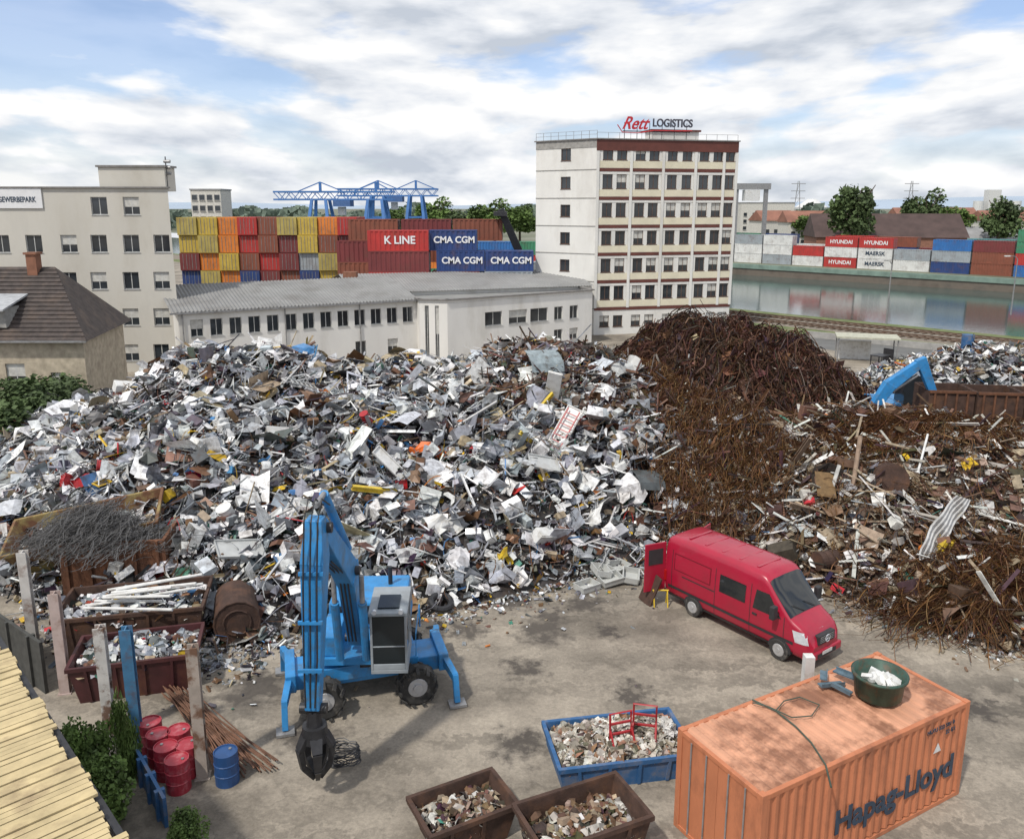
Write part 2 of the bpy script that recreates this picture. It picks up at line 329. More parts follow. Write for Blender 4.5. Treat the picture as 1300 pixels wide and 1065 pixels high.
class NB:
    def __init__(s): s.V=[];s.F=[];s.Cc=[];s.n=0
    def inst(s,T,pos,rot,scl,col):
        v,f=T; V=np.einsum('nij,nkj->nki',rot,v[None]*scl[:,None,:])+pos[:,None,:]
        n,k=V.shape[:2]; s.V.append(V.reshape(-1,3)); s.F.append((f[None]+(np.arange(n)*k)[:,None,None]+s.n).reshape(-1,4)); s.Cc.append(np.repeat(col,k,axis=0)); s.n+=n*k
    def raw(s,V,F,col): s.V.append(V);s.F.append(F+s.n);s.Cc.append(col);s.n+=len(V)
    def strands(s,pts,rad,col):
        n,k=pts.shape[:2]; V=(pts[:,:,None,:]+RING[None,None]*rad[:,None,None,None]).reshape(-1,3)
        F=np.array([(i*3+q,i*3+(q+1)%3,(i+1)*3+(q+1)%3,(i+1)*3+q) for i in range(k-1) for q in range(3)])
        s.raw(V,(F[None]+(np.arange(n)*k*3)[:,None,None]).reshape(-1,4),np.repeat(col,k*3,axis=0))
    def wires(s,pos,az,ln,curv,rad,col,k=7,zoff=None,arc=None,tl=.12):
        n=len(pos); x=pos[:,0].copy();y=pos[:,1].copy();a=az.copy(); pts=[]; sl_=rg.normal(0,tl,n)
        for i in range(k):
            t=i/(k-1); z=np.maximum(hh(x,y),0)+zoff+arc*math.sin(math.pi*t)+sl_*ln*(t-.5)*(arc>.02)
            pts.append(np.stack([x,y,z],1)); x=x+np.cos(a)*ln/(k-1); y=y+np.sin(a)*ln/(k-1); a=a+curv/(k-1)
        s.strands(np.stack(pts,1),rad,col)
    def build(s,name,m):
        me=bpy.data.meshes.new(name); V=np.concatenate(s.V);F=np.concatenate(s.F);Cc=np.concatenate(s.Cc)
        me.from_pydata(V,[],F); ca=me.color_attributes.new('Col','FLOAT_COLOR','POINT')
        ca.data.foreach_set('color',np.concatenate([Cc,np.ones((len(Cc),1))],1).astype(np.float32).ravel())
        me.materials.append(m); me.update(); o=bpy.data.objects.new(name,me); C.objects.link(o); return o
m_scrap=mat('scrap_metal',(0,0,0),.45,.15,.3,4,attr=True,dirt=(.075,.05,.035),da=.75,dsc=2.4,dlo=.5,dhi=.7)
m_wire=mat('rusty_wire',(0,0,0),.8,.1,.35,5,attr=True)
def pal(n,items,jit=.15):
    cols=np.array([c for c,_ in items],float); p=np.array([q for _,q in items],float); p/=p.sum()
    c=cols[rg.choice(len(items),n,p=p)]; return np.clip(c*(1+rg.normal(0,jit,(n,1)))+rg.normal(0,.008,(n,3)),.004,.9)
PM=[((.62,.62,.61),.17),((.42,.44,.46),.17),((.24,.26,.29),.14),((.11,.11,.12),.12),((.025,.025,.028),.18),((.16,.08,.045),.1),((.34,.27,.18),.06),((.76,.76,.74),.07),
    ((.06,.18,.38),.012),((.45,.03,.03),.009),((.6,.4,.03),.013),((.06,.2,.14),.009),((.55,.17,.03),.005)]
PML=[((.66,.66,.65),.28),((.46,.48,.51),.2),((.28,.30,.33),.16),((.10,.10,.11),.1),((.78,.78,.76),.12),((.17,.09,.05),.08),((.38,.31,.2),.05),((.6,.4,.03),.01),((.06,.18,.38),.01)]
PMR=[((.16,.08,.045),.4),((.08,.045,.03),.3),((.3,.28,.25),.12),((.05,.04,.035),.2),((.5,.5,.48),.03)]
PW=[((.30,.235,.165),.25),((.15,.085,.05),.3),((.38,.36,.32),.16),((.06,.04,.03),.2),((.6,.59,.55),.08),((.05,.2,.15),.01)]
def samp(n,reg,bounds,hmin=.1):
    x0,x1,y0,y1=bounds; X=rg.uniform(x0,x1,n*6);Y=rg.uniform(y0,y1,n*6)
    k=(region(X,Y)==reg)&(hh(X,Y)>hmin); X=X[k][:n];Y=Y[k][:n]; return X,Y
def core(nb,reg,col,bounds,st=.45):
    xs=np.arange(bounds[0],bounds[1],st);ys=np.arange(bounds[2],bounds[3],st)
    Xg,Yg=np.meshgrid(xs,ys,indexing='ij'); Z=hh(Xg,Yg)+rg.normal(0,.09,Xg.shape)-.2
    V=np.stack([Xg,Yg,Z],2).reshape(-1,3); a,b=Xg.shape
    I,J=np.meshgrid(np.arange(a-1),np.arange(b-1),indexing='ij'); cx=Xg[:-1,:-1]+st/2;cy=Yg[:-1,:-1]+st/2
    k=(region(cx,cy)==reg)&(hh(cx,cy)>-.1); I=I[k];J=J[k]
    F=np.stack([I*b+J,(I+1)*b+J,(I+1)*b+J+1,I*b+J+1],1); col=np.array(col)[None]*(1+rg.normal(0,.25,(len(V),1)))
    nb.raw(V,F,np.clip(col,.01,1))
def pieces(nb,X,Y,items,smin,smax,kinds,tilt=.6,zup=.12,thick=.02):
    n=len(X); Z=np.maximum(hh(X,Y),0)+rg.uniform(-.1,zup,n); pos=np.stack([X,Y,Z],1)
    s=smin*(smax/smin)**(rg.random(n)**1.5)
    rot=rotm(rg.uniform(0,6.28,n),rg.normal(.25,tilt,n),rg.normal(0,tilt,n)); col=pal(n,items)
    kd=rg.choice(len(kinds),n,p=np.array([k[1] for k in kinds])/sum(k[1] for k in kinds))
    for i,(kn,_) in enumerate(kinds):
        m=kd==i; c=m.sum()
        if not c: continue
        ss=s[m]; r1=rg.uniform(.4,1,c); o1=np.ones(c); st=lambda *a: np.stack(a,1)
        if kn=='sheet': nb.inst(TB,pos[m],rot[m],st(ss,ss*r1*.8,o1*thick),col[m])
        elif kn in('crumple','bend'):
            TS=crT if kn=='crumple' else bendT; idx=rg.integers(0,len(TS),c)
            for k in range(len(TS)):
                q=idx==k
                if q.sum(): nb.inst(TS[k],pos[m][q],rot[m][q],st(ss[q],ss[q]*(r1[q] if kn=='crumple' else 1.1*r1[q]),ss[q]*(.9 if kn=='crumple' else .6)),col[m][q])
        elif kn=='box': nb.inst(TB,pos[m],rot[m],st(ss*.75,ss*r1*.65,ss*rg.uniform(.2,.6,c)),col[m])
        elif kn=='open': nb.inst(TO,pos[m],rot[m],st(ss*.8,ss*r1*.8,ss*rg.uniform(.15,.4,c)),col[m])
        elif kn=='frame': nb.inst(TF,pos[m],rot[m],st(ss*1.1,ss*r1,o1*.05),col[m])
        elif kn=='bar': nb.inst(TB,pos[m],rot[m],st(ss*2.0,rg.uniform(.02,.09,c),rg.uniform(.015,.06,c)),col[m])
        elif kn=='angle': a_=rg.uniform(.05,.12,c); nb.inst(TL,pos[m],rot[m],st(ss*2.2,a_,a_),col[m])
        elif kn=='tube':
            d=rg.uniform(.025,.11,c); nb.inst(TT,pos[m],rot[m],st(ss*1.7,d,d),col[m])
        elif kn=='plank': nb.inst(TB,pos[m],rot[m],st(ss*2.2,rg.uniform(.08,.2,c),o1*.035),col[m])
KM=[('sheet',.15),('crumple',.22),('bend',.15),('box',.1),('open',.09),('bar',.14),('tube',.08),('angle',.06),('frame',.03)]
KL=[('sheet',.17),('crumple',.2),('bend',.16),('box',.11),('open',.11),('bar',.08),('tube',.06),('angle',.07),('frame',.05)]
bA=(-42,9.5,23,58)
nb=NB(); core(nb,0,(.035,.03,.028),bA)  # near-black core colour paints the shade in gaps between pieces
X,Y=samp(27000,0,bA,.05); pieces(nb,X,Y,PM,.08,.42,KM,.75,.1)
X,Y=samp(8000,0,bA,.2); pieces(nb,X,Y,PM,.35,.9,KL,.65,.3)
X,Y=samp(3200,0,bA,.3); pieces(nb,X,Y,PML,.55,1.25,KL,.55,.42)
X,Y=samp(600,0,bA,1.0); pieces(nb,X,Y,PML,1.1,2.0,[('sheet',.2),('bend',.2),('bar',.2),('crumple',.2),('angle',.12),('frame',.08)],.5,.45)
X=rg.uniform(-1.5,9,2200);Y=rg.uniform(40,54,2200); kk=(region(X,Y)==0); pieces(nb,X[kk],Y[kk],PMR,.3,1.2,[('bar',.5),('crumple',.3),('angle',.2)],.6,.5)
X,Y=samp(2500,0,bA,.3); n=len(X); nb.wires(np.stack([X,Y,X*0],1),rg.uniform(0,6.28,n),rg.uniform(.6,2.2,n),rg.normal(0,3,n),rg.uniform(.010,.026,n),pal(n,PM),zoff=rg.uniform(.05,.3,n),arc=rg.uniform(0,.4,n))
n=2600; X=rg.uniform(-16,8,n); Y=np.interp(X,FX,FY)-rg.exponential(.7,n)+.2; pieces(nb,X,Y,PM,.04,.26,KM,.4,.06)
n=1500; X=rg.uniform(-18,-8,n); Y=24.5-.35*(X+8)+rg.normal(0,1.2,n); pieces(nb,X,Y,PM,.06,.5,KM,.4,.1)
tag(nb.build('scrap_heap',m_scrap),'huge heap of mixed grey and white metal scrap filling the middle of the yard','scrap heap',kind='stuff')
bB=(2,30,42,70); nb=NB(); core(nb,1,(.045,.026,.019),bB)
PB=[((.16,.075,.045),.35),((.09,.045,.03),.35),((.045,.028,.022),.2),((.26,.15,.10),.1),((.3,.25,.2),.02)]
X,Y=samp(8000,1,bB,.2); n=len(X); nb.wires(np.stack([X,Y,X*0],1),rg.uniform(0,6.28,n),rg.uniform(.8,3.0,n),rg.normal(0,3,n),rg.uniform(.016,.045,n),pal(n,PB),zoff=rg.uniform(-.05,.45,n),arc=rg.uniform(0,.8,n),tl=.3)
X,Y=samp(3500,1,bB,.2); pieces(nb,X,Y,PB,.2,1.2,[('bar',.5),('crumple',.3),('bend',.2)],.9,.5)
X,Y=samp(250,1,bB,.2); pieces(nb,X,Y,PM,.3,1.0,KM,.8,.5)
tag(nb.build('rusty_scrap_tangle',m_wire),'dark brown tangle of rusty steel bars on the far heap before the office tower','scrap heap',kind='stuff')
bC=(4,18,28,58); nb=NB(); core(nb,2,(.06,.034,.02),bC)
PC=[((.26,.13,.05),.33),((.15,.075,.035),.35),((.08,.04,.025),.24),((.35,.22,.10),.08)]
X,Y=samp(5600,2,bC,.2); n=len(X); az=np.where(rg.random(n)<.25,rg.normal(-1.75,.7,n),rg.uniform(0,6.28,n)); nb.wires(np.stack([X,Y,X*0],1),az,rg.uniform(.6,2.2,n),rg.normal(0,3.2,n),rg.uniform(.009,.02,n),pal(n,PC),zoff=rg.uniform(-.02,.35,n),arc=rg.uniform(0,.6,n),tl=.3)
X,Y=samp(4200,2,bC,.2); pieces(nb,X,Y,PW,.08,.55,KM,.8,.25)
X,Y=samp(900,2,bC,.2); pieces(nb,X,Y,PM,.1,.6,KM,.7,.35)
X,Y=samp(260,2,bC,.3); pieces(nb,X,Y,PMR,.6,1.5,[('bar',.6),('angle',.4)],.7,.4)
tag(nb.build('rusty_wire_heap',m_wire),'orange brown heap of thin rusty rebar wire behind the red van','scrap heap',kind='stuff')
bD=(8,36,22,52); nb=NB(); core(nb,3,(.075,.052,.038),bD)
X,Y=samp(13000,3,bD,.05); pieces(nb,X,Y,PW,.07,.5,[('plank',.22),('crumple',.3),('box',.2),('bar',.18),('bend',.1)],.65,.12)
X,Y=samp(2600,3,bD,.05); pieces(nb,X,Y,PM,.1,.8,KM,.6,.2)
X,Y=samp(1900,3,bD,.3); pieces(nb,X,Y,PW+[((.55,.55,.52),.12)],.45,1.4,[('plank',.42),('crumple',.2),('box',.08),('bar',.2),('sheet',.1)],.5,.35)
X,Y=samp(3500,3,bD,.2); n=len(X); nb.wires(np.stack([X,Y,X*0],1),rg.uniform(0,6.28,n),rg.uniform(.8,2.6,n),rg.normal(0,2.5,n),rg.uniform(.010,.02,n),pal(n,PC),zoff=rg.uniform(0,.25,n),arc=rg.uniform(0,.4,n),tl=.2)
for cx,cy,rx_,ry_,m_ in ((20.5,39,2.4,1.2,1800),(19.8,28,2.2,1.2,1200),(16.3,27,1.6,.6,700)):
    X=rg.normal(cx,rx_,m_);Y=rg.normal(cy,ry_,m_); n=m_; nb.wires(np.stack([X,Y,X*0],1),np.where(rg.random(n)<.5,rg.normal(2.9,.6,n),rg.uniform(0,6.28,n)),rg.uniform(1.0,2.9,n),rg.normal(0,1.5,n),rg.uniform(.010,.02,n),pal(n,PC),zoff=rg.uniform(0.05,.35,n),arc=rg.uniform(0,.3,n),tl=.15)
n=1200; X=rg.uniform(10,26,n); Y=np.interp(X,FX,FY)-rg.exponential(.6,n)+.2; pieces(nb,X,Y,PW+PM[:3],.05,.3,KM,.4,.06)
tag(nb.build('demolition_scrap_heap',m_wire),'mixed heap of timber, rebar and rubble at the right behind the van','scrap heap',kind='stuff')
bE=(24,50,56,74); nb=NB(); core(nb,4,(.08,.07,.065),bE)
X,Y=samp(5500,4,bE,.1); pieces(nb,X,Y,PM+[((.6,.6,.58),.3)],.2,1.0,KM,.6,.3)
tag(nb.build('far_scrap_heap',m_scrap),'smaller silver scrap heap in the distance at the right edge','scrap heap',kind='stuff')
# ---------------------------------------------------------------- buildings
WC={}
def winmesh(w,h,style):
    k=(round(w,2),round(h,2),style)
    if k in WC: return WC[k]
    f=MB(); t=.06
    f.box(-w/2,w/2,0,.09,0,t);f.box(-w/2,w/2,0,.09,h-t,h);f.box(-w/2,-w/2+t,0,.09,t,h-t);f.box(w/2-t,w/2,0,.09,t,h-t)
    if style!='single': f.box(-.03,.03,0,.09,t,h-t)
    f.box(-w/2-.05,w/2+.05,-.2,0,-.05,0)
    fo=f.build('window',mat('window_frame_'+style,{'double':(.5,.5,.48),'single':(.45,.44,.42),'brown':(.12,.07,.05)}.get(style,(.5,.5,.48)),.5))
    me=fo.data; bpy.data.objects.remove(fo)
    p=MB().box(-w/2+t,w/2-t,.03,.06,t,h-t); po=p.build('pane',glass); pm=po.data; bpy.data.objects.remove(po)
    bl=MB().box(-w/2+t,w/2-t,.005,.028,h*.45,h-t-.005); bo=bl.build('blind',mat('blind',(.5,.49,.45),.7)); bm=bo.data; bpy.data.objects.remove(bo)
    WC[k]=(me,pm,bm); return WC[k]
def wall(mb,p,q,z0,z1,ops,dep=.16):
    d=Vector((q[0]-p[0],q[1]-p[1],0)); Ln=d.length; d.normalize(); inn=Vector((-d.y,d.x,0)); P0=Vector((p[0],p[1],0))
    xs=sorted({0,Ln,*[o[0] for o in ops],*[o[1] for o in ops]}); zs=sorted({z0,z1,*[o[2] for o in ops],*[o[3] for o in ops]})
    for i in range(len(xs)-1):
        for j in range(len(zs)-1):
            xm=(xs[i]+xs[i+1])/2; zm_=(zs[j]+zs[j+1])/2
            if any(o[0]<xm<o[1] and o[2]<zm_<o[3] for o in ops): continue
            a=P0+d*xs[i];b=P0+d*xs[i+1]; mb.add([(a.x,a.y,zs[j]),(b.x,b.y,zs[j]),(b.x,b.y,zs[j+1]),(a.x,a.y,zs[j+1])],[(0,1,2,3)])
    for o in ops:
        c=[P0+d*o[0],P0+d*o[1]]; e=[x+inn*dep*1.6 for x in c]
        for (a,b,za,zb) in (((c[0]),(e[0]),o[2],o[3]),((e[1]),(c[1]),o[2],o[3])):
            mb.add([(a.x,a.y,za),(b.x,b.y,za),(b.x,b.y,zb),(a.x,a.y,zb)],[(0,1,2,3)])
        for z in (o[2],o[3]): mb.add([(c[0].x,c[0].y,z),(c[1].x,c[1].y,z),(e[1].x,e[1].y,z),(e[0].x,e[0].y,z)],[(0,1,2,3)])
def building(name,label,foot,h,wm,rm,ops={},style='double',parapet=.35,roofflat=True,blind=.25,z0=0):
    L0=Vector((foot[0][0],foot[0][1],0)); t=thing(name,label,'building',L0)
    rel=[(p[0]-L0.x,p[1]-L0.y) for p in foot]; mb=MB(); n=len(rel)
    for i in range(n):
        p=rel[i];q=rel[(i+1)%n]; wall(mb,p,q,z0,h,ops.get(i,[]))
        d=Vector((q[0]-p[0],q[1]-p[1])); d.normalize(); rz=math.atan2(d.y,d.x)
        for o in ops.get(i,[]):
            me,pm,bm=winmesh(o[1]-o[0],o[3]-o[2],style); u=(o[0]+o[1])/2
            wl=(p[0]+d.x*u-d.y*.14,p[1]+d.y*u+d.x*.14,o[2]); wo=inst_of(me,'window',t,wl,rz); inst_of(pm,'pane',wo)
            if rnd.random()<blind: inst_of(bm,'blind',wo)
    mb.build('wall',wm,t)
    if roofflat:
        r=MB(); r.slab(rel,h-parapet,h-parapet+.02); r.build('roof',rm,t)
        e=MB()
        for i in range(n):
            p=Vector((*rel[i],0));q=Vector((*rel[(i+1)%n],0)); d=(q-p).normalized(); e.beam(p+Vector((0,0,h))-d*.15,q+Vector((0,0,h))+d*.15,.4,.12,side=Vector((-d.y,d.x,0)))
        e.build('roof_edge',mat('roof_edge',(.2,.19,.18),.6),t)
    return t
m_beige=mat('beige_render',(.55,.525,.465),.9,0,.08,.5,dirt=(.40,.37,.31),da=.6,dsc=.25,bump=.1,stretch=(1,1,.4))
m_wwall=mat('white_render',(.70,.685,.645),.9,0,.07,.4,dirt=(.44,.41,.35),da=.6,dsc=.3,stretch=(1,1,.35))
m_roofg=mat('roof_felt',(.22,.22,.21),.9,0,.15,.4)
A=(-56,71.5); B=(-29.6,73); Ln=math.hypot(26.4,1.5); aB=math.atan2(1.5,26.4)
ops=[]
for j in range(5):
    for i,px in enumerate((-85,-40,5,45,88,125,165,203)):
        if j==4 and i<5: continue
        X=(px-650)/1050*(72.6*.9778+(14.5-2-3.2*j)*.2096); u=(X+56)/math.cos(aB)
        zb=1.0+3.2*j
        if 0.8<u<Ln-.75: ops.append((u-.68,u+.68,zb,zb+1.5))
bb=building('office_building','pale beige five storey office building with flat roof at the left edge',[A,B,(-38,90),(-62,88)],16.1,m_beige,m_roofg,{0:ops},blind=.3)
ph=MB().box(0,5.7,0,2.2,0,2.0); ph.build('penthouse',m_beige,bb,loc=(20.4,1.9,15.8)); MB().box(-.15,5.85,-.15,2.35,0,.16).build('penthouse_roof',mat('roof_edge',(.2,.19,.18)),bb,loc=(20.4,1.9,17.81))
m_sign=mat('sign_white',(.72,.72,.72),.5,0,.05,2); m_ink=mat('sign_ink',(.03,.05,.08),.6)
sg=thing('building_sign','white rooftop sign with dark lettering on the beige office building','sign',(-42.25,72.15,14.35),aB)
MB().box(-3.0,2.15,0,.08,0,1.65).build('sign_panel',m_sign,sg); text('GEWERBEPARK',.62,m_ink,sg,(.08,-.02,.72),(math.pi/2,0,0),sx=.735,bold=.012)
mst=thing('antenna_mast','thin antenna mast on the roof of the beige building','antenna',(-29.9,73.8,16.1))
a=MB(); a.cyl((0,0,0),(0,0,2.6),.05,n=6); a.build('mast',m_dark,mst)
for z in(1.2,1.7,2.2): b=MB(); b.cyl((-.15,0,z),(.4,0,z),.14,n=8); b.build('aerial',m_grey,mst)
m_tile=mat('dark_roof_tiles',(.06,.048,.043),.85,0,.35,2.5,bump=.6,bsc=5,dirt=(.14,.10,.075),da=.5,dsc=.8)
hs=thing('tiled_house','old house with dark brown tiled hip roof at the left edge below the beige building','house',(-28.6,54.5,0))
mb=MB(); wall(mb,(-18,0),(0,0),0,6,[(12.6,13.9,2.6,4.2),(15.6,16.6,2.2,3.6)]); wall(mb,(0,0),(-1.5,9),0,6,[]); mb.build('wall',mat('house_render',(.42,.36,.27),.9,dirt=(.25,.2,.15)),hs)
for u,wd,zb,h_ in ((-4.75,1.3,2.6,1.6),(-1.9,1.0,2.2,1.4)):
    me,pm,bm=winmesh(wd,h_,'double'); wo=inst_of(me,'window',hs,(u,.14,zb)); inst_of(pm,'pane',wo); inst_of(bm,'blind',wo)
rf=MB(); nrow=18
def rp(u,v):
    e=Vector((-18+18.5*u,-.5,5.8)); r_=Vector((-18+14.0*u,4.9,10.3)); return e.lerp(r_,v)
for i in range(nrow):
    a=rp(0,i/nrow);b=rp(1,i/nrow);c=rp(1,(i+1)/nrow);d=rp(0,(i+1)/nrow); up=Vector((0,-.03,.07))
    rf.add([a+up,b+up,c,d,a,b],[(0,1,2,3),(4,5,1,0)])
rf.add([rp(1,0),(-1.2,10,5.8),rp(1,1)],[(0,1,2)]); rf.add([rp(1,1),(-1.2,10,5.8),(-18,10,5.8),rp(0,1)],[(0,1,2,3)])
ro=rf.build('roof',m_tile,hs)
MB().box(-5.6,-4.9,4.2,4.9,9.6,11.2).box(-5.7,-4.8,4.1,5.0,11.2,11.35).build('chimney',mat('chimney_brick',(.22,.10,.06),.9),ro)
dm=MB(); dm.box(-9.9,-5.1,.2,3.2,6.6,7.9); dm.build('dormer',mat('dormer_wall',(.3,.29,.27),.8),hs)
dr=MB(); dr.add([(-10.1,-.3,7.75),(-4.9,-.3,7.75),(-4.9,3.6,8.7),(-10.1,3.6,8.7),(-10.1,-.3,7.87),(-4.9,-.3,7.87),(-4.9,3.6,8.82),(-10.1,3.6,8.82)],[(0,3,2,1),(4,5,6,7),(0,1,5,4),(1,2,6,5),(3,0,4,7)]); dr.build('dormer_roof',mat('zinc',(.4,.41,.42),.5,.2),hs)
for u in(-9,-7.6,-6.1):
    me,pm,bm=winmesh(.9,.8,'single'); wo=inst_of(me,'window',hs,(u,.12,6.9)); inst_of(pm,'pane',wo)
sr=MB(); sr.box(-18,.5,-.63,-.5,5.72,5.84); sr.build('gutter',m_grey,hs)
A=(-28.4,70); B=(-9.2,80.6); Ln=math.hypot(19.2,10.6)
ops=[]
for i in range(13):
    u=.9+i*1.62
    if u>Ln-1: break
    ops.append((u,u+1.05,3.5,5.0)); 
    if i in(2,4,5,6,9,11): ops.append((u,u+1.05,.6,2.0))
lb=building('workshop_building','long low white workshop with grey corrugated roof and a row of square windows',[A,B,(-15,91),(-34,80)],5.7,m_wwall,m_roofg,{0:ops},roofflat=False,blind=.15)
def corr(mb,a,b,c,d,n,h):
    for i in range(n):
        t0,t1,t2=i/n,(i+.5)/n,(i+1)/n
        q=[a.lerp(b,t0),a.lerp(b,t1),a.lerp(b,t2),d.lerp(c,t2),d.lerp(c,t1),d.lerp(c,t0)]; q[1]=q[1]+Vector((0,0,h)); q[4]=q[4]+Vector((0,0,h)); mb.add(q,[(0,1,4,5),(1,2,3,4)])
rf=MB(); a=Vector((-.4,-.4,5.68)); b=Vector((19.4,10.3,5.68)); c=Vector((15.6,16.6,7.4)); d=Vector((-4.2,6,7.4)); corr(rf,a,b,c,d,70,.09)
e_=Vector((13.5,20.6,5.8)); g_=Vector((-6.4,10,5.8)); rf.add([d,c,e_,g_],[(0,1,2,3)]); rf.add([b,e_,c],[(0,1,2)])
rf.build('roof',mat('corrugated_roof_grey',(.22,.22,.215),.7,0,.15,.5,dirt=(.12,.11,.10),da=.5,dsc=.4),lb)
gt=MB(); gt.beam(a+Vector((-.1,-.1,-.06)),b+Vector((0,-.1,-.06)),.14,.16,side=Vector((.48,-.87,0))); gt.build('gutter',m_grey,lb)
for u in (0.3,9,16): 
    p=Vector((19.2,10.6,0))*(u/Ln); dp=MB(); dp.cyl((p.x+.06,p.y-.1,0),(p.x+.06,p.y-.1,5.6),.06,n=6); dp.build('downpipe',m_grey,lb)
hall=thing('hall_building','wide low hall with pale grey roof between the workshop and the office tower','building',(-15.5,84,0))
mb=MB(); mb.add([(0,0,4),(24.4,8.5,4),(24.4,8.5,5.9),(0,0,5.9)],[(0,1,2,3)]); mb.add([(0,0,4),(0,0,5.9),(-3,10,6.9),(-3,10,4)],[(0,1,2,3)]); mb.build('wall',m_wwall,hall)
rf=MB(); a=Vector((-.4,-.5,5.9));b=Vector((24.6,8,5.9));c=Vector((22.6,17.5,7.05));d=Vector((-4,9.5,7.05)); corr(rf,a,b,c,d,80,.06)
rf.add([d,c,(21,27,5.8),(-7,19,5.8)],[(0,1,2,3)])
rf.build('roof',mat('hall_roof',(.24,.24,.235),.7,0,.15,.4,dirt=(.15,.14,.13),da=.5,dsc=.3),hall)
MB().box(-2.2,-.8,3,4,6,7.8).build('chimney',mat('chimney_brick',(.22,.10,.06),.9),hall)
A=(-8.9,79.4);B=(-6.2,79.0)
ops0=[]; D0=(8.6,88.5)
for u,w_ in ((4.2,2.0),(7.0,2.2),(9.6,2.2),(12.6,1.1),(14.6,1.1)): ops0.append((u,u+w_,2.9,4.3))
for u in (12.6,14.6): ops0.append((u,u+1.1,.7,1.9))
an=building('annex_building','white cubic annex with flat roof between the low workshop and the tower',[A,B,D0,(6,97),(-12,88)],5.8,m_wwall,m_roofg,{0:[(.5,.9,.2,5.2),(1.5,1.9,.2,5.2)],1:ops0},blind=.4)
m_tw=mat('tower_white',(.70,.69,.65),.85,0,.06,.5,dirt=(.46,.43,.38),da=.5,dsc=.3,stretch=(1,1,.4))
m_brown=mat('tower_brown',(.12,.035,.025),.6,0,.2,1); m_cream=mat('tower_cream',(.67,.62,.47),.8,0,.08,1)
A=Vector((9.4,94.6));B=Vector((25.96,98.5)); D=Vector((2.8,99.2)); Cc_=Vector((20.5,110))
Lf=(B-A).length; ops=[]
cols=[.7,2.35,4.55,6.2,8.4,10.2,12.3,14.0,15.5]
for j in range(1,7):
    for u in cols: ops.append((u,u+1.2,3.1*j+.95,3.1*j+2.5))
for u in cols: ops.append((u,u+1.15,.9,2.2))
Ll=(A-D).length; opl=[(Ll*.42,Ll*.42+1.3,3.1*j+.95,3.1*j+2.3) for j in range(1,7)]
tw=building('office_tower','seven storey white office tower with cream panels and brown bands',[tuple(D),tuple(A),tuple(B),tuple(Cc_)],21.8,m_tw,m_roofg,{1:ops,0:opl},style='brown',blind=.3)
dF=(B-A).normalized(); rzF=math.atan2(dF.y,dF.x); rel=A-D
def onF(mb,name,m,parent=tw): return mb.build(name,m,parent,loc=(rel.x,rel.y,0),rz=rzF)
b=MB(); b.box(-.06,Lf+.06,-.07,-.003,20.55,21.72); onF(b,'brown_band',m_brown)
for j in range(1,7):
    b=MB(); b.box(0,Lf,-.06,-.003,3.1*j-.28,3.1*j+.06); onF(b,'brown_band',m_brown)
    b=MB(); b.box(.25,Lf-.25,-.04,-.003,3.1*j+.1,3.1*j+.86); onF(b,'parapet_panel',m_cream)
    b=MB(); b.box(.25,Lf-.25,-.03,-.003,3.1*j+2.54,3.1*j+2.78); onF(b,'lintel_band',m_tw)
for u in [0.1]+[(cols[i]+1.15+cols[i+1])/2 for i in range(1,8,2)]+[Lf-.1]: b=MB(); b.box(u-.16,u+.16,-.12,-.065,3.1,20.5); onF(b,'pilaster',m_tw)
dL=(A-D).normalized(); m_tg=mat('tower_grey',(.3,.29,.27),.8)
for j in range(1,8): sd=MB(); sd.box(0,Ll,-.05,-.003,3.1*j-.1 if j<7 else 20.9,3.1*j-.02 if j<7 else 21.7); sd.build('facade_trim',m_tg,tw,rz=math.atan2(dL.y,dL.x))
rl=MB()
for i in range(9): u=Ll*i/8; rl.cyl((dL.x*u,dL.y*u+.2,21.8),(dL.x*u,dL.y*u+.2,22.7),.025,n=5)
for z in (22.3,22.7): rl.cyl((0,.2,z),(dL.x*Ll,dL.y*Ll+.2,z),.02,n=5)
for i in range(14): u=Lf*i/13; p=rel+dF*u; rl.cyl((p.x,p.y+.3,21.8),(p.x,p.y+.3,22.5),.025,n=5)
rl.cyl((rel.x,rel.y+.3,22.5),(rel.x+dF.x*Lf,rel.y+dF.y*Lf+.3,22.5),.02,n=5)
rl.build('roof_railing',m_grey,tw)
onF(MB().box(7.2,13.0,2.0,4,21.5,22.9),'penthouse',m_tw); onF(MB().box(7.0,13.2,1.8,4.2,22.9,23.1),'penthouse_roof',m_brown)
rs=thing('rooftop_sign','red and dark lettered company sign on the tower roof','sign',(A.x,A.y,21.8),rzF)
fr=MB()
for u in (3.5,5,6.5,8,9.5,11): fr.cyl((u,1.0,0),(u,1.0,1.9),.04,n=5)
fr.box(3.3,11.4,.96,1.04,.9,1.0); fr.build('support_frame',m_dark,rs)
m_sr=mat('sign_red',(.5,.02,.03),.5)
text('Rett',1.9,m_sr,rs,(4.6,.85,1.75),(math.pi/2,0,0),ext=.06,shear=.5,bold=.03,sx=.9); text('LOGISTICS',1.2,mat('sign_dark',(.05,.05,.07),.5),rs,(9.2,.85,1.85),(math.pi/2,0,0),ext=.06,bold=.03,sx=.85)
sw=MB(); sw.tube([(2.6,.85,1.6),(3.2,.85,.8),(5,.85,.75),(7,.85,1.05),(10,.85,1.05),(11.6,.85,1.1)],.06,n=5); sw.build('underline_swoosh',m_sr,rs)
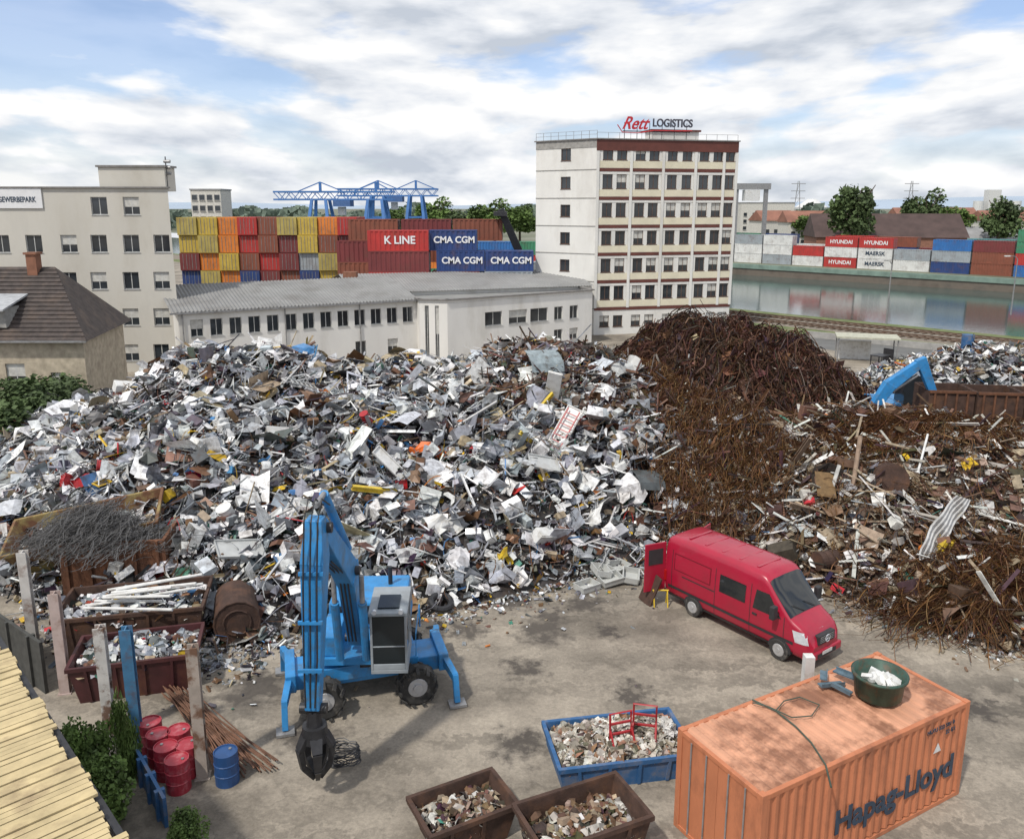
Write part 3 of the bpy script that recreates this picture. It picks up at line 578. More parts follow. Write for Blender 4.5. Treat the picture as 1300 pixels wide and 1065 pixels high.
# ---------------------------------------------------------------- containers
CM={}
CCOL={'yellow':(.50,.36,.06),'orange':(.62,.19,.03),'red':(.42,.035,.03),'maroon':(.17,.035,.035),'brown':(.22,.07,.04),'olive':(.40,.32,.09),'blue':(.02,.05,.17),'bright blue':(.03,.14,.38),'grey':(.30,.33,.35),'white':(.62,.62,.6),'green':(.05,.22,.12),'teal':(.10,.25,.25)}
def cmesh(Ln,hc,col):
    k=(Ln,hc,col)
    if k in CM: return CM[k]
    m=mat('container_'+col.replace(' ','_'),CCOL[col],.55,0,.14,.6,dirt=(.12,.06,.04),da=.4,dsc=.9)
    W=2.42; b=MB(); n=int(Ln/.56)
    for s in(-1,1):
        y0=s*W/2; y1=s*(W/2-.07); st=(Ln-.3)/n
        for i in range(n):
            x=-Ln/2+.15+i*st; q=[(x,y0),(x+st*.3,y0),(x+st*.5,y1),(x+st*.8,y1),(x+st,y0)]
            v=[(a,c,.12) for a,c in q]+[(a,c,hc-.1) for a,c in q]; b.add(v,[(j,j+1,j+6,j+5) if s<0 else (j+5,j+6,j+1,j) for j in range(4)])
    b.box(-Ln/2+.1,Ln/2-.1,-W/2+.08,W/2-.08,hc-.06,hc-.03)
    for x in(-Ln/2,Ln/2-.16):
        for y in(-W/2-.01,W/2-.13): b.box(x,x+.16,y,y+.14,0,hc)
    for z in(0,hc-.13):
        for y in(-W/2-.005,W/2-.095): b.box(-Ln/2+.16,Ln/2-.16,y,y+.1,z,z+.125)
    for x in(-Ln/2+.01,Ln/2-.1):
        b.box(x,x+.09,-W/2+.13,W/2-.13,.02,hc-.02)
    b.cur=1
    for x in(-Ln/2-.03,Ln/2+.0):
        for y in(-.8,-.35,.35,.8): b.box(x,x+.03,y-.025,y+.025,.15,hc-.15)
        b.box(x,x+.012,-.012,.012,.1,hc-.1)
    o=b.build('c',[m,m_grey]); CM[k]=o.data; bpy.data.objects.remove(o); return CM[k]
def container(x,y,z,rz,Ln,hc,col,label,group):
    o=inst_of(cmesh(Ln,hc,col),'shipping_container',None,(x,y,z),rz); return tag(o,label,'shipping container',group)
ordn=['first','second','third','fourth','fifth','sixth','seventh','eighth','ninth','tenth','eleventh','twelfth','thirteenth']
tiern=['bottom','second lowest','middle','second highest','top']
tier6=['bottom','second','third','fourth','fifth','top']
rows=[['olive','yellow','orange','red','brown','olive','yellow','orange','red','maroon'],
      ['yellow','olive','orange','red','brown','maroon','yellow','brown','maroon','maroon'],
      ['maroon','orange','yellow','brown','red','maroon','grey','olive','red','red'],
      ['blue','olive','orange','blue','maroon','brown','blue','yellow','grey','brown'],
      ['brown','blue','blue','blue','blue','maroon','yellow','blue','olive','maroon'],
      ['blue','grey','maroon','brown','blue','brown','olive','maroon','blue','grey']]
for r,row in enumerate(rows):
    for c,col in enumerate(row):
        if r==0 and c==9: continue
        container(-40.6+c*2.5,108+((c*7+r*3)%5)*.12,(5-r)*2.2,math.pi/2,6.06,2.19,col,f'{col} container, {ordn[c]} from left, {tier6[5-r]} tier of the stack behind the workshop','containers in the big end-on stack')
rr=random.Random(3)
hc=2.37
blk=[(-13.1,97.5,4,7.0,'red','K LINE'),(-13.1,97.5,3,7.0,'maroon',''),(-13.1,97.5,2,7.0,'red',''),(-6.9,98.5,4,5.6,'blue','CMA CGM'),(-6.0,98.5,3,5.6,'blue','CMA CGM'),(-.3,98.5,3,5.6,'blue','CMA CGM'),(-6.6,98.5,2,5.6,'maroon',''),(-.4,98.5,2,5.6,'grey',''),
     (-13.1,97.5,1,7.0,'blue',''),(-13.1,97.5,0,7.0,'brown',''),(-6.6,98.5,1,5.6,'blue',''),(-6.6,98.5,0,5.6,'grey',''),(-.4,98.5,1,5.6,'maroon',''),(-.4,98.5,0,5.6,'blue','')]
lab={0:'bright red container with white lettering, topmost of the near stack behind the hall',1:'maroon container directly beneath the lettered red one',2:'red container low in the near stack behind the hall roof, left end',3:'dark blue white-lettered container, highest of the three alike',4:'dark blue white-lettered container beneath the highest blue one',5:'dark blue white-lettered container nearest the reach stacker and tower',6:'maroon container half hidden behind the hall roof under two blue ones',7:'grey container half hidden behind the hall roof beside the tower',
     8:'blue container second from the ground at the left of the near stack',9:'brown container at the ground on the left of the near stack',10:'blue container second from the ground in the middle of the near stack',11:'grey container at the ground in the middle of the near stack',12:'maroon container second from the ground at the right of the near stack',13:'blue container at the ground on the right of the near stack'}
m_wl=mat('white_lettering',(.75,.75,.75),.6,0,.05)
for i,(x,y,t_,Ln,col,tx) in enumerate(blk):
    o=container(x,y,t_*hc,0,Ln,2.35,col,lab[i],'containers stacked side on behind the hall')
    if tx: text(tx,1.05 if tx!='K LINE' else 1.25,m_wl,o,(0.2,-1.24,1.22),(math.pi/2,0,0),bold=.03,sx=.98)
for i,(x,z,col) in enumerate([(-18.5,2,'brown'),(-18.5,1,'maroon'),(-18.5,3,'maroon'),(-17,4,'brown'),(-10.5,4,'maroon'),(-4.2,4,'brown'),(-11,3,'brown'),(2.2,2,'grey')]):
    container(x,104,z*2.6,0,6.06,2.59,col,f'{col} container in the row behind the near stack, {tiern[z]} tier, {"left" if x<-15 else "middle" if x<-6 else "right"} part','containers in the second row')
cs=list(CCOL)
for row_,(yy,x0,x1,tmax) in enumerate(((165,-32,12,3),(205,-50,26,2))):
    x=x0; c=0
    while x<x1:
        for t_ in range(rr.randint(tmax-1,tmax)):
            col=rr.choice(cs); container(x,yy,t_*2.6,rr.choice([0,0,.02]),12.2,2.59,col,f'{col} distant container, {["nearer","farther"][row_]} row, {ordn[c]} slot from left, {["ground","second","third"][t_]} level','distant containers behind the stacks')
        x+=13.2; c+=1
rq=math.atan2(dA.y,dA.x)
stk=[('white','grey'),('white','white','grey'),('grey','white','white'),('white','red'),('red','white','red'),('white','white','red'),('white','grey'),('blue','grey','bright blue'),('brown','brown','maroon'),('bright blue','red','green','green'),('bright blue','red','green'),('white','blue','maroon','green')]
nmz={4:('HYUNDAI','','HYUNDAI'),5:('MAERSK','MAERSK','HYUNDAI')}
tn4=['ground','second','third','fourth']
for i,st in enumerate(stk):
    for t_,col in enumerate(st):
        p=bk(-60+i*8.35,wr+9,0)
        o=container(p[0],p[1],.02+t_*2.45,rq,8.0,2.4,col,f'{col} container on the far quay, {ordn[i]} stack from left, {tn4[t_]} level','containers on the far quay')
        if i in nmz and nmz[i][t_]: text(nmz[i][t_],1.25,m_wl if col!='white' else m_ink,o,(0,-1.24,1.2),(math.pi/2,0,0),bold=.03)
for i in range(10):
    for t_ in range(3 if i%3 else 2):
        p=bk(-70+i*10.4,wr+20,0); col=rr.choice(['white','maroon','grey','blue','brown','red','green','teal'])
        container(p[0],p[1],t_*2.45,rq,9.8,2.4,col,f'{col} container in rear quay line, {ordn[i]} stack from left, {tn4[t_]} level','containers in the rear quay line')
# ---------------------------------------------------------------- trees
m_leaf=mat('leaves',(.065,.10,.032),.8,0,.5,.6,dirt=(.03,.05,.018),da=.7,dsc=.5); m_leaf2=mat('light_leaves',(.10,.16,.035),.8,0,.5,1.2,dirt=(.04,.07,.02),da=.7,dsc=1)
m_bark=mat('bark',(.09,.065,.045),.95,0,.3,3)
TQ=(np.array([(-.5,-.35,0),(.5,-.3,.1),(.4,.4,0),(-.4,.35,.12)]),np.array([(0,1,2,3)]))
def crownmesh(rx,rz_,n,ls,seed,clumps=14,zc=0):
    r=np.random.default_rng(seed); cc=r.normal(0,1,(clumps,3)); cc/=np.linalg.norm(cc,axis=1)[:,None]; cc*=r.uniform(.35,.78,(clumps,1))*np.array([rx,rx,rz_])
    idx=r.integers(0,clumps,n); d=r.normal(0,1,(n,3)); d/=np.linalg.norm(d,axis=1)[:,None]; pos=cc[idx]+d*(r.random((n,1))**.4)*np.array([rx,rx,rz_])*.38*r.uniform(.7,1.2,(clumps,1))[idx]; pos[:,2]+=zc
    q=NB(); q.inst(TQ,pos,rotm(r.uniform(0,6.28,n),r.uniform(-1.2,1.2,n),r.uniform(-1.2,1.2,n)),np.repeat(r.uniform(.6,1.3,(n,1))*ls,3,1),np.ones((n,3))*.1)
    me=bpy.data.meshes.new('crown'); me.from_pydata(np.concatenate(q.V),[],np.concatenate(q.F)); return me
def trunkmesh(h,r):
    b=MB(); b.cyl((0,0,0),(.1*r,0,h*.55),r,r*.6,n=8)
    for k in range(5):
        a=k*1.3; b.cyl((0,0,h*(.3+.05*k)),(math.cos(a)*h*.2,math.sin(a)*h*.2,h*(.6+.05*k)),r*.4,r*.15,n=5)
    o=b.build('trunk',m_bark); me=o.data; bpy.data.objects.remove(o); return me
CR=[crownmesh(1,1,2600,.12,s,18) for s in(1,2,3)]; TRK=trunkmesh(1,.035)
CR2=[]
for me in CR: me.materials.append(m_leaf); m2_=me.copy(); m2_.materials.clear(); m2_.materials.append(m_leaf2); CR2.append(m2_)
def tree(x,y,h,w_,label,v=0):
    t=thing('broadleaf_tree',label,'tree',(x,y,0),rnd.uniform(0,6)); tr=inst_of(TRK,'trunk',t); tr.scale=(h,h,h*1.2)
    c=inst_of((CR if v%2 else CR2)[v%3],'crown',t,(0,0,h*.58)); c.scale=(w_/2,w_/2,h*.44)
tl=[(628,330,17,22,'large tree behind the distant containers left of the tower'),(1088,230,21,15,'tall dark tree with a broad crown above the far quay containers'),(660,320,15,18,'green tree touching the left side of the tower'),(1178,290,20,17,'broad tree behind the dark shed on the far bank'),(1215,260,15,12,'small tree right of the dark shed roof'),(1272,245,17,13,'round tree at the right edge beyond the far containers'),
    (556,360,18,20,'tree right of the blue gantry cranes'),(1060,250,15,11,'small bushy tree left of the tall dark one'),(500,380,14,18,'tree under the blue gantry crane girder'),(585,345,13,18,'low tree between gantry cranes and tower'),(1030,300,12,14,'low tree behind the white quay containers')]
for i,(px,Y,h,w_,l_) in enumerate(tl): p=PY(px,262,Y); tree(p.x,Y,h,w_,l_,v=i)
q=NB(); r_=np.random.default_rng(9); n=14000; ang=r_.uniform(-.62,.72,n); dist=r_.uniform(520,1100,n); hgt=9+4*np.sin(ang*40)+3*np.sin(ang*97)
pos=np.stack([np.tan(ang)*dist,dist,r_.uniform(0,1,n)*hgt],1)
q.inst(TQ,pos,rotm(r_.uniform(0,6.28,n),r_.uniform(.6,1.6,n),r_.uniform(-.6,.6,n)),np.full((n,3),6.0)*r_.uniform(.6,1.3,(n,1)),np.ones((n,3))*.1)
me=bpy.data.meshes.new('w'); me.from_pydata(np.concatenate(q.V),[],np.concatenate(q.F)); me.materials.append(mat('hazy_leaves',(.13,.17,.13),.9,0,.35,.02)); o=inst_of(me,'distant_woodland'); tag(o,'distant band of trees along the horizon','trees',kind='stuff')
hb=MB()
for i in range(60):
    a0=-.75+i*.025;a1=a0+.025
    f=lambda a:30+45*max(0,math.sin(a*5-1.0))+12*math.sin(a*13)
    D_=5200; hb.add([(math.tan(a0)*D_,D_,0),(math.tan(a1)*D_,D_,0),(math.tan(a1)*(D_+500),D_+500,f(a1)),(math.tan(a0)*(D_+500),D_+500,f(a0))],[(0,1,2,3)])
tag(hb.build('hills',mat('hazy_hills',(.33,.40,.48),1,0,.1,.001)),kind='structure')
def simple_house(px,Y,w_,d_,h,rh,wc,rc,label,name='house',rz=0.0,nw=4,nf=1):
    p=PY(px,262,Y); t=thing(name,label,'building' if name!='house' else 'house',(p.x,Y,0),rz)
    MB().box(-w_/2,w_/2,0,d_,0,h).build('wall',mat('wall_'+wc[0],wc[1],.85),t)
    r=MB()
    if rh>0:
        e=.5; r.add([(-w_/2-e,-e,h),(w_/2+e,-e,h),(w_/2+e,d_+e,h),(-w_/2-e,d_+e,h),(-w_/2-e,d_/2,h+rh),(w_/2+e,d_/2,h+rh)],[(0,1,5,4),(2,3,4,5),(1,2,5),(3,0,4),(0,3,2,1)])
    else: r.box(-w_/2-.2,w_/2+.2,-.2,d_+.2,h,h+.4)
    r.build('roof',mat('roof_'+rc[0],rc[1],.85,0,.3,.3),t)
    me,pm,bm=winmesh(1.6,1.6,'single')
    for j in range(nf):
        for i in range(nw): wo=inst_of(me,'window',t,(-w_/2+w_*(i+.5)/nw,-.1,1.2+j*3.0)); inst_of(pm,'pane',wo)
    return t
wW=('pale',(.55,.53,.48)); wB=('brick',(.25,.12,.08)); rD=('dark',(.07,.045,.04)); rO=('orange',(.24,.11,.075)); rG=('grey',(.25,.25,.25))
simple_house(1135,235,40,18,6,6.5,wB,rD,'long brown brick shed with dark pitched roof on the far bank','warehouse',-.15,8)
simple_house(1245,250,26,14,5,3.5,wW,rG,'pale low warehouse at the right edge of the far bank','warehouse',-.1,6)
simple_house(992,330,14,12,9,4,wW,rO,'pale house with orange roof behind the quay, left one','house',0.2,4,2)
simple_house(1035,300,18,12,9,4,wW,rO,'pale house with orange roof behind the quay, right one','house',0,5,2)
simple_house(975,380,24,14,16,0,wW,rG,'grey flat roofed block far behind the river beside the tower','building',0,6,4)
simple_house(1195,420,40,16,9,5,wW,rO,'distant orange roofed terrace above the dark shed','house',0,9,2)
simple_house(1290,330,20,16,9,4,wW,rO,'orange roofed house at the right margin of the horizon','house',0,5,2)
simple_house(262,240,8.5,9,19,0,wW,rG,'white high rise block on the horizon right of the beige building','high_rise',0,4,6)
simple_house(330,420,60,20,7,0,wW,rG,'long low white depot on the left horizon','warehouse',0,8)
sil=thing('grain_silo','white silo tower on the horizon at the right','silo',(PY(1262,262,700).x,700,0)) 
b=MB(); b.box(-5,5,0,8,0,28); b.build('silo_tower',m_white,sil)
for x in (-12,12,19): b=MB(); b.cyl((x,2,0),(x,2,19),4,n=14); b.build('silo_drum',m_white,sil)
sil=thing('dome_tank','pale domed storage tank on the horizon','tank',(PY(1030,262,650).x,650,0)); b=MB(); b.cyl((0,0,0),(0,0,14),12,n=20); b.cyl((0,0,14),(0,0,20),12,3,n=20); b.build('tank_shell',m_white,sil)
for i,px in enumerate((1012,1155)):
    p=PY(px,262,600); t=thing('power_pylon',['lattice power pylon on the horizon right of the tower','lattice power pylon on the horizon above the dark shed'][i],'pylon',(p.x,600,0)); b=MB()
    for s in(-1,1): b.cyl((s*3,0,0),(s*.5,0,32),.25,n=4)
    for z in(20,25,30): b.box(-5,5,-.2,.2,z,z+.4)
    for k in range(6): b.cyl((-3+k*.4,0,k*5),(2.6-k*.4,0,k*5+5),.15,n=4)
    b.build('lattice_mast',m_grey,t)
m_gb=mat('crane_blue',(.05,.16,.40),.6,0,.15,.5)
def truss(mb,p,q,h,w_,n,r=.2):
    p=Vector(p);q=Vector(q); d=(q-p).normalized(); sd=Vector((-d.y,d.x,0))
    for s in(-1,1):
        for z in(0,h): mb.beam(p+sd*s*w_/2+Vector((0,0,z)),q+sd*s*w_/2+Vector((0,0,z)),r*2.4,r*2.4,side=sd)
        for i in range(n):
            a=p.lerp(q,i/n)+sd*s*w_/2; b=p.lerp(q,(i+1)/n)+sd*s*w_/2
            mb.beam(a+Vector((0,0,0 if i%2 else h)),b+Vector((0,0,h if i%2 else 0)),r,r,side=sd)
def gantry(pxl,pxr,Y,label,zt,legs):
    a=PY(pxl,250,Y);b=PY(pxr,250,Y); t=thing('gantry_crane',label,'crane',(a.x,Y,0),0,'blue gantry cranes at the container yard'); W=b.x-a.x
    g_=MB(); truss(g_,(0,0,zt),(W,0,zt),2.2,5,18); g_.build('girder',m_gb,t)
    for u in legs:
        for s in(-1,1):
            l_=MB(); l_.beam((W*u-4,s*7,0),(W*u-2,s*2.6,zt),1.0,1.0,.8,.8); l_.beam((W*u+4,s*7,0),(W*u+2,s*2.6,zt),1.0,1.0,.8,.8)
            for z in(4,11): k=1-z/zt; l_.beam((W*u-2-2*k,s*(2.6+4.4*k),z),(W*u+2+2*k,s*(2.6+4.4*k),z),.5,.5,side=Vector((0,1,0)))
            l_.beam((W*u-3.4,s*5.5,4),(W*u+2.6,s*4,11),.35,.35,side=Vector((0,1,0))); l_.build('leg',m_gb,t)
        ap=MB(); ap.beam((W*u,0,zt+2),(W*u,0,zt+5),.7,.7); ap.beam((W*u,0,zt+5),(W*max(0,u-.2),0,zt+2.2),.3,.3,side=Vector((0,1,0))); ap.beam((W*u,0,zt+5),(W*min(1,u+.2),0,zt+2.2),.3,.3,side=Vector((0,1,0))); ap.build('stay_mast',m_gb,t)
    tr=MB(); tr.box(W*.5,W*.5+5,-3,3,zt-2,zt-.2); tr.build('trolley',mat('crane_trolley',(.06,.13,.3)),t); cb=MB(); cb.box(W*.5+1,W*.5+3,-1.2,1.2,zt-4.5,zt-2.1); cb.build('operator_cabin',m_white,t)
gantry(350,500,250,'blue gantry crane with long truss girder, left of the two',16.5,(.38,.85))
gantry(430,556,285,'blue gantry crane farther back, right of the two',18,(.4,.78))
gc=thing('portal_crane','grey portal crane on the far quay just right of the tower','crane',(PY(934,262,230).x,230,0))
for x in (0,8): MB().beam((x,0,0),(x,0,19),1.0,1.0).build('leg',m_grey,gc)
MB().box(-6,9,-1,1,19,20.6).build('girder',m_grey,gc); MB().box(2,6,-1.5,1.5,16,18.9).build('machine_house',m_white,gc)
rsk=thing('reach_stacker','dark reach stacker with raised boom between the blue containers and the tower','reach stacker',(1.2,103,0))
MB().box(-2,3,-1.6,1.6,.9,2.6).build('chassis',m_dark,rsk); b=MB(); b.beam((2.6,0,2.5),(-2.6,-.5,14.2),1.0,1.2,.8,.8,side=Vector((0,1,0))); b.build('boom',m_dark,rsk); MB().box(-3.4,-1.8,-3,3,13.4,13.9).build('spreader',m_dark,rsk)
MB().box(-1,.6,-.8,.8,2.6,4.2).build('cab',glass,rsk)
for x in(-1.4,2.2):
    for y in(-1.5,1.5): MB().cyl((x,y-.25,.8),(x,y+.25,.8),.8).build('wheel',m_black,rsk)
for i,(px,py) in enumerate(((1125,412),(1283,400))):
    p=P(px,py); t=thing('street_lamp',['tall grey street lamp between the tracks and the yard','grey street lamp near the right edge beside the river'][i],'street lamp',p,0,'street lamps by the tracks')
    MB().cyl((0,0,0),(0,0,7.6),.11,.06,n=8).build('pole',m_grey,t); MB().tube([(0,0,7.5),(-.3,0,7.9),(-1.2,0,8.0)],.05).build('arm',m_grey,t); MB().box(-1.8,-1.1,-.15,.15,7.9,8.05).build('lamp_head',m_white,t)
# ---------------------------------------------------------------- van
van=thing('delivery_van','red high-roof delivery van with rear door open, parked before the heap','van',(8.42,26.67,0),R(-53.4))
m_vr=mat('van_red',(.36,.010,.035),.3,0,.06,1.5,dirt=(.2,.03,.04),da=.3,dsc=1.2); m_vr.node_tree.nodes['Principled BSDF'].inputs['Coat Weight'].default_value=.3
m_vs=mat('van_red_shade',(.16,.006,.016),.4,0,.1,2)
m_trim=mat('van_trim',(.03,.03,.032),.6); m_lens=mat('lamp_lens',(.6,.62,.65),.15,.2,.1,8); m_tail=mat('tail_lamp',(.4,.01,.01),.3)
m_rim=mat('wheel_rim',(.45,.45,.45),.4,.3,.15,6)
SX=[-3.25,-3.18,-3.05,-2,-1,0,.85,1.05,1.22,1.45,1.75,2.05,2.2,2.45,2.65,2.8,2.87]
ZT=[2.40,2.58,2.64,2.67,2.68,2.68,2.66,2.61,2.48,2.2,1.87,1.56,1.45,1.33,1.2,1.0,.75]
ZB=[.5,.42,.38,.36,.34,.34,.34,.34,.34,.34,.34,.34,.34,.32,.32,.34,.42]
WW=[.95,.975,.99,.99,.99,.99,.99,.985,.98,.975,.97,.96,.95,.92,.88,.80,.68]
FY_=[0,.9,.97,1,1,.985,.935,.90,.83,.66,0]; FZ_=[0,0,.07,.22,.42,.6,.88,.95,.985,1,1.01]
v=[];f=[];nr=20
for i,x in enumerate(SX):
    h=[(FY_[k]*WW[i],ZB[i]+(ZT[i]-ZB[i])*FZ_[k]) for k in range(11)]; full=h+[(-a,b) for a,b in reversed(h[1:-1])]
    v+=[(x,a,b) for a,b in full]
for i in range(len(SX)-1):
    for k in range(nr): f.append((i*nr+k,i*nr+(k+1)%nr,(i+1)*nr+(k+1)%nr,(i+1)*nr+k))
f.append(tuple(range(nr))); f.append(tuple(range((len(SX)-1)*nr+nr-1,(len(SX)-1)*nr-1,-1)))
body=MB(); body.add(v,[tuple(reversed(q)) for q in f]); bo=body.build('body',m_vr,van,smooth=True)
bo.data.polygons[-1].use_smooth=False; bo.data.polygons[-2].use_smooth=False
def hw(x,z):
    zt=np.interp(x,SX,ZT);zb=np.interp(x,SX,ZB);w_=np.interp(x,SX,WW); return float(np.interp((z-zb)/(zt-zb),FZ_[1:],FY_[1:]))*w_
def sidepatch(name,poly,m,s,off=.012,parent=van,nz=5):
    x0,x1,z0,x2,x3,z1=poly; b=MB(); V=[];n=6
    for j in range(nz+1):
        t=j/nz; z=z0+(z1-z0)*t; a=x0+(x2-x0)*t; c=x1+(x3-x1)*t
        for i in range(n+1): x=a+(c-a)*i/n; V.append((x,s*(hw(x,z)+off),z))
    Fq=[]
    for j in range(nz):
        for i in range(n): a=j*(n+1)+i; q=(a,a+1,a+n+2,a+n+1); Fq.append(q if s<0 else q[::-1])
    b.add(V,Fq); return b.build(name,m,parent)
m_vg=mat('van_glass',(.015,.018,.02),.05,0,.1,spec=.8)
for s in(-1,1):
    sidepatch('side_window',(.72,1.80,1.40,.82,1.30,2.08),m_vg,s)
    sidepatch('side_window',(-.7,.4,1.42,-.7,.4,2.05),m_vg,s)
    for x in(-1.95,): sidepatch('pressed_panel',(x-.85,x+.85,1.46,x-.85,x+.85,2.1),m_vs,s,.003); sidepatch('pressed_panel',(x-.81,x+.81,1.50,x-.81,x+.81,2.06),m_vr,s,.007)  # darker red outer patch paints crease shade around the panel
    sidepatch('rub_strip',(-3.05,2.3,.72,-3.05,2.3,.82),m_trim,s,.02,nz=1)
    sidepatch('sill',(-3.05,2.3,.36,-3.05,2.3,.46),m_trim,s,.02,nz=1)
    for x in(.6,-.9,-2.9,1.95): sidepatch('door_seam',(x,x+.02,.47,x if x<1.9 else 1.9,x+.02 if x<1.9 else 1.92,2.2 if x<1.9 else 1.5),m_trim,s,.011)
    sidepatch('slide_rail',(-2.4,-.9,1.3,-2.4,-.9,1.34),m_trim,s,.01,nz=1)
    hd=MB(); hd.box(.72,.9,s*1.0-.02,s*1.0+.02,1.18,1.24); hd.build('door_handle',m_trim,van)
    mr_=MB(); mr_.box(1.6,1.78,s*1.22-.12,s*1.22+.12,1.45,1.9); mr_.box(1.66,1.74,min(s*.95,s*1.15),max(s*.95,s*1.15),1.5,1.58); mr_.build('mirror',m_trim,van,bev=.03)
    sidepatch('headlight',(2.36,2.78,.84,2.22,2.66,1.2),m_lens,s,.014)
    for x in(-1.83,1.83):
        ar=MB(); n=18; pts=[(x+.43*math.cos(math.pi*k/n),.36+.40*math.sin(math.pi*k/n)) for k in range(n+1)]
        ar.prism(pts,*((-.996,-.9) if s<0 else (.9,.996))); ar.build('wheel_well_shade',m_trim,van)  # wheel well shade painted as a dark half disc on the uncut body
        wl=MB(); y0,y1=sorted((s*.78,s*1.03)); wl.cyl((0,y0,0),(0,y1,0),.355,n=24); wo=wl.build('wheel',m_black,van,bev=.03,loc=(x,0,.355))
        rm=MB(); rm.cyl((0,s*1.015,0),(0,s*1.04,0),.235,.2,n=18); rm.cyl((0,s*1.04,0),(0,s*1.06,0),.07,n=10)
        rm.build('rim',m_rim,wo)
for k in range(5): b=MB(); x=-2.5+k*.75; b.box(x,x+.1,-.6,.6,2.675,2.70); b.build('roof_rib',m_vr,van,bev=.01)
ws=MB(); V=[];Fq=[];n=8
xs_=[1.2,1.3,1.45,1.6,1.75,1.9,2.08]
for x in xs_:
    zt=np.interp(x,SX,ZT); w_=np.interp(x,SX,WW)
    for i in range(n+1):
        y=-.84+1.68*i/n; fz=float(np.interp(abs(y)/w_,[0,.66,.83,.90],[1.01,1,.985,.95])); V.append((x+.012,y,.34+(zt-.34)*fz+.012))
for j in range(len(xs_)-1):
    for i in range(n): a=j*(n+1)+i; Fq.append((a,a+n+1,a+n+2,a+1))
ws.add(V,Fq); wsn=ws.build('windscreen',m_vg,van,smooth=True)
for ya,yb in((-.5,-.1),(.1,.5)): wp=MB(); wp.tube([(2.1,yb,1.59),(1.9,ya,1.8)],.012); wp.build('wiper',m_trim,van)
gr=MB(); gr.box(2.70,2.90,-.44,.44,.78,1.09); go=gr.build('grille',m_trim,van,bev=.02)
for z in(.84,.90,.96,1.02): b=MB(); b.box(2.895,2.91,-.36,.36,z,z+.02); b.build('grille_slat',m_grey,go)
em=MB(); em.tube([(2.93,.12*math.cos(k*math.pi/8),.94+.12*math.sin(k*math.pi/8)) for k in range(16)],.014,closed=True)
for a in(90,210,330): em.cyl((2.93,0,.94),(2.93,.12*math.cos(R(a)),.94+.12*math.sin(R(a))),.014,n=5)
em.build('emblem',m_lens,go)
bp_=MB(); bp_.box(2.55,2.93,-.86,.86,.30,.58); bp_.build('bumper',m_vr,van,bev=.06); b=MB(); b.box(2.92,2.945,-.5,.5,.36,.5); b.build('air_intake',m_trim,van)
b=MB(); b.box(2.945,2.96,-.26,.26,.44,.55); b.build('number_plate',m_white,van)
b=MB(); b.box(-3.33,-3.17,-.9,.9,.36,.52); b.build('rear_bumper',m_trim,van,bev=.03)
cg=MB(); cg.box(-3.27,-3.245,-.86,.86,.55,2.35); cg.build('cargo_shade_panel',m_trim,van)  # dark slab painting the shade of the open cargo space
for s in(-1,1):
    M=Matrix.Translation((-3.27,s*.93,0))@Matrix.Rotation(R(180+(75 if s<0 else -75)),4,'Z') 
    dr=MB(); dr.box(0,.9,-.03,.03,.5,2.38,M); do=dr.build('rear_door',m_vr,van,bev=.02)
    dg=MB(); dg.box(.15,.75,-.045,.045,1.55,2.15,M); dg.build('door_panel',m_trim,do)
for s in(-1,1): MB().box(-3.27,-3.15,s*.95-.05,s*.95+.05,.9,1.3).build('tail_light',m_tail,van)
# ---------------------------------------------------------------- material handler in front
ex=thing('material_handler','bright blue wheeled material handler with raised boom and grey cab','excavator',(-4.45,22.95,0))
M0=Matrix.Rotation(R(16),4,'Z')
def mbM(fn): b=MB(); fn(b); b.v=[tuple(M0@Vector(q)) for q in b.v]; return b
mbM(lambda b:(b.box(-2.3,2.3,-.55,.55,.62,1.1),b.box(-1.5,1.5,-.7,.7,.8,1.25))).build('chassis',m_blue,ex,bev=.03)
for x in(-1.35,1.35):
    mbM(lambda b:b.cyl((x,-1,.6),(x,1,.6),.14)).build('axle',m_dark,ex)
    for s in(-1,1):
        def wf(b):
            for k,(r0,o1,o2) in enumerate(((.6,.05,.35),(.53,0,.4))): b.cyl((x,s*(.95+o1),.6),(x,s*(.95+o2),.6),r0,n=28)
            for k in range(22):
                M=Matrix.Translation((x,s*1.15,.6))@Matrix.Rotation(k*2*math.pi/22,4,'Y')@Matrix.Rotation(.4*s*(1 if k%2 else -1),4,'X'); b.box(-.05,.05,-.14,.14,.58,.63,M)
        wo=mbM(wf).build('wheel',m_black,ex)
        mbM(lambda b:(b.cyl((x,s*1.28,.6),(x,s*1.37,.6),.34,.28,n=18),b.cyl((x,s*1.36,.6),(x,s*1.43,.6),.14,n=10))).build('rim',m_rim,wo)
for x in(-1,1):
    for s in(-1,1):
        def of(b): b.beam((x*2.25,s*.4,1.05),(x*2.45,s*1.5,.85),.2,.34,.18,.24); b.beam((x*2.45,s*1.48,.95),(x*2.47,s*1.62,.12),.17,.19)
        oo=mbM(of).build('outrigger',m_blue,ex,bev=.015)
        mbM(lambda b:b.box(x*2.47-.25,x*2.47+.25,s*1.62-.2,s*1.62+.2,.02,.1)).build('foot_pad',m_grey,oo)
    mbM(lambda b:b.box(x*2.25-.15,x*2.25+.15,-.8,.8,.7,1.25)).build('outrigger_housing',m_blue,ex,bev=.03)
MB().cyl((0,0,1.15),(0,0,1.38),.75,n=24).build('turntable',m_dark,ex)
U=Matrix.Rotation(R(3),4,'Z')
def up(fn): b=MB(); fn(b); b.v=[tuple(U@Vector(q)) for q in b.v]; return b
up(lambda b:b.box(-1.2,1.25,-1.0,2.6,1.38,1.62)).build('slewing_platform',m_blue,ex,bev=.02)
up(lambda b:(b.box(-1.2,1.2,.7,2.7,1.62,2.5))).build('engine_hood',m_blue,ex,bev=.08)
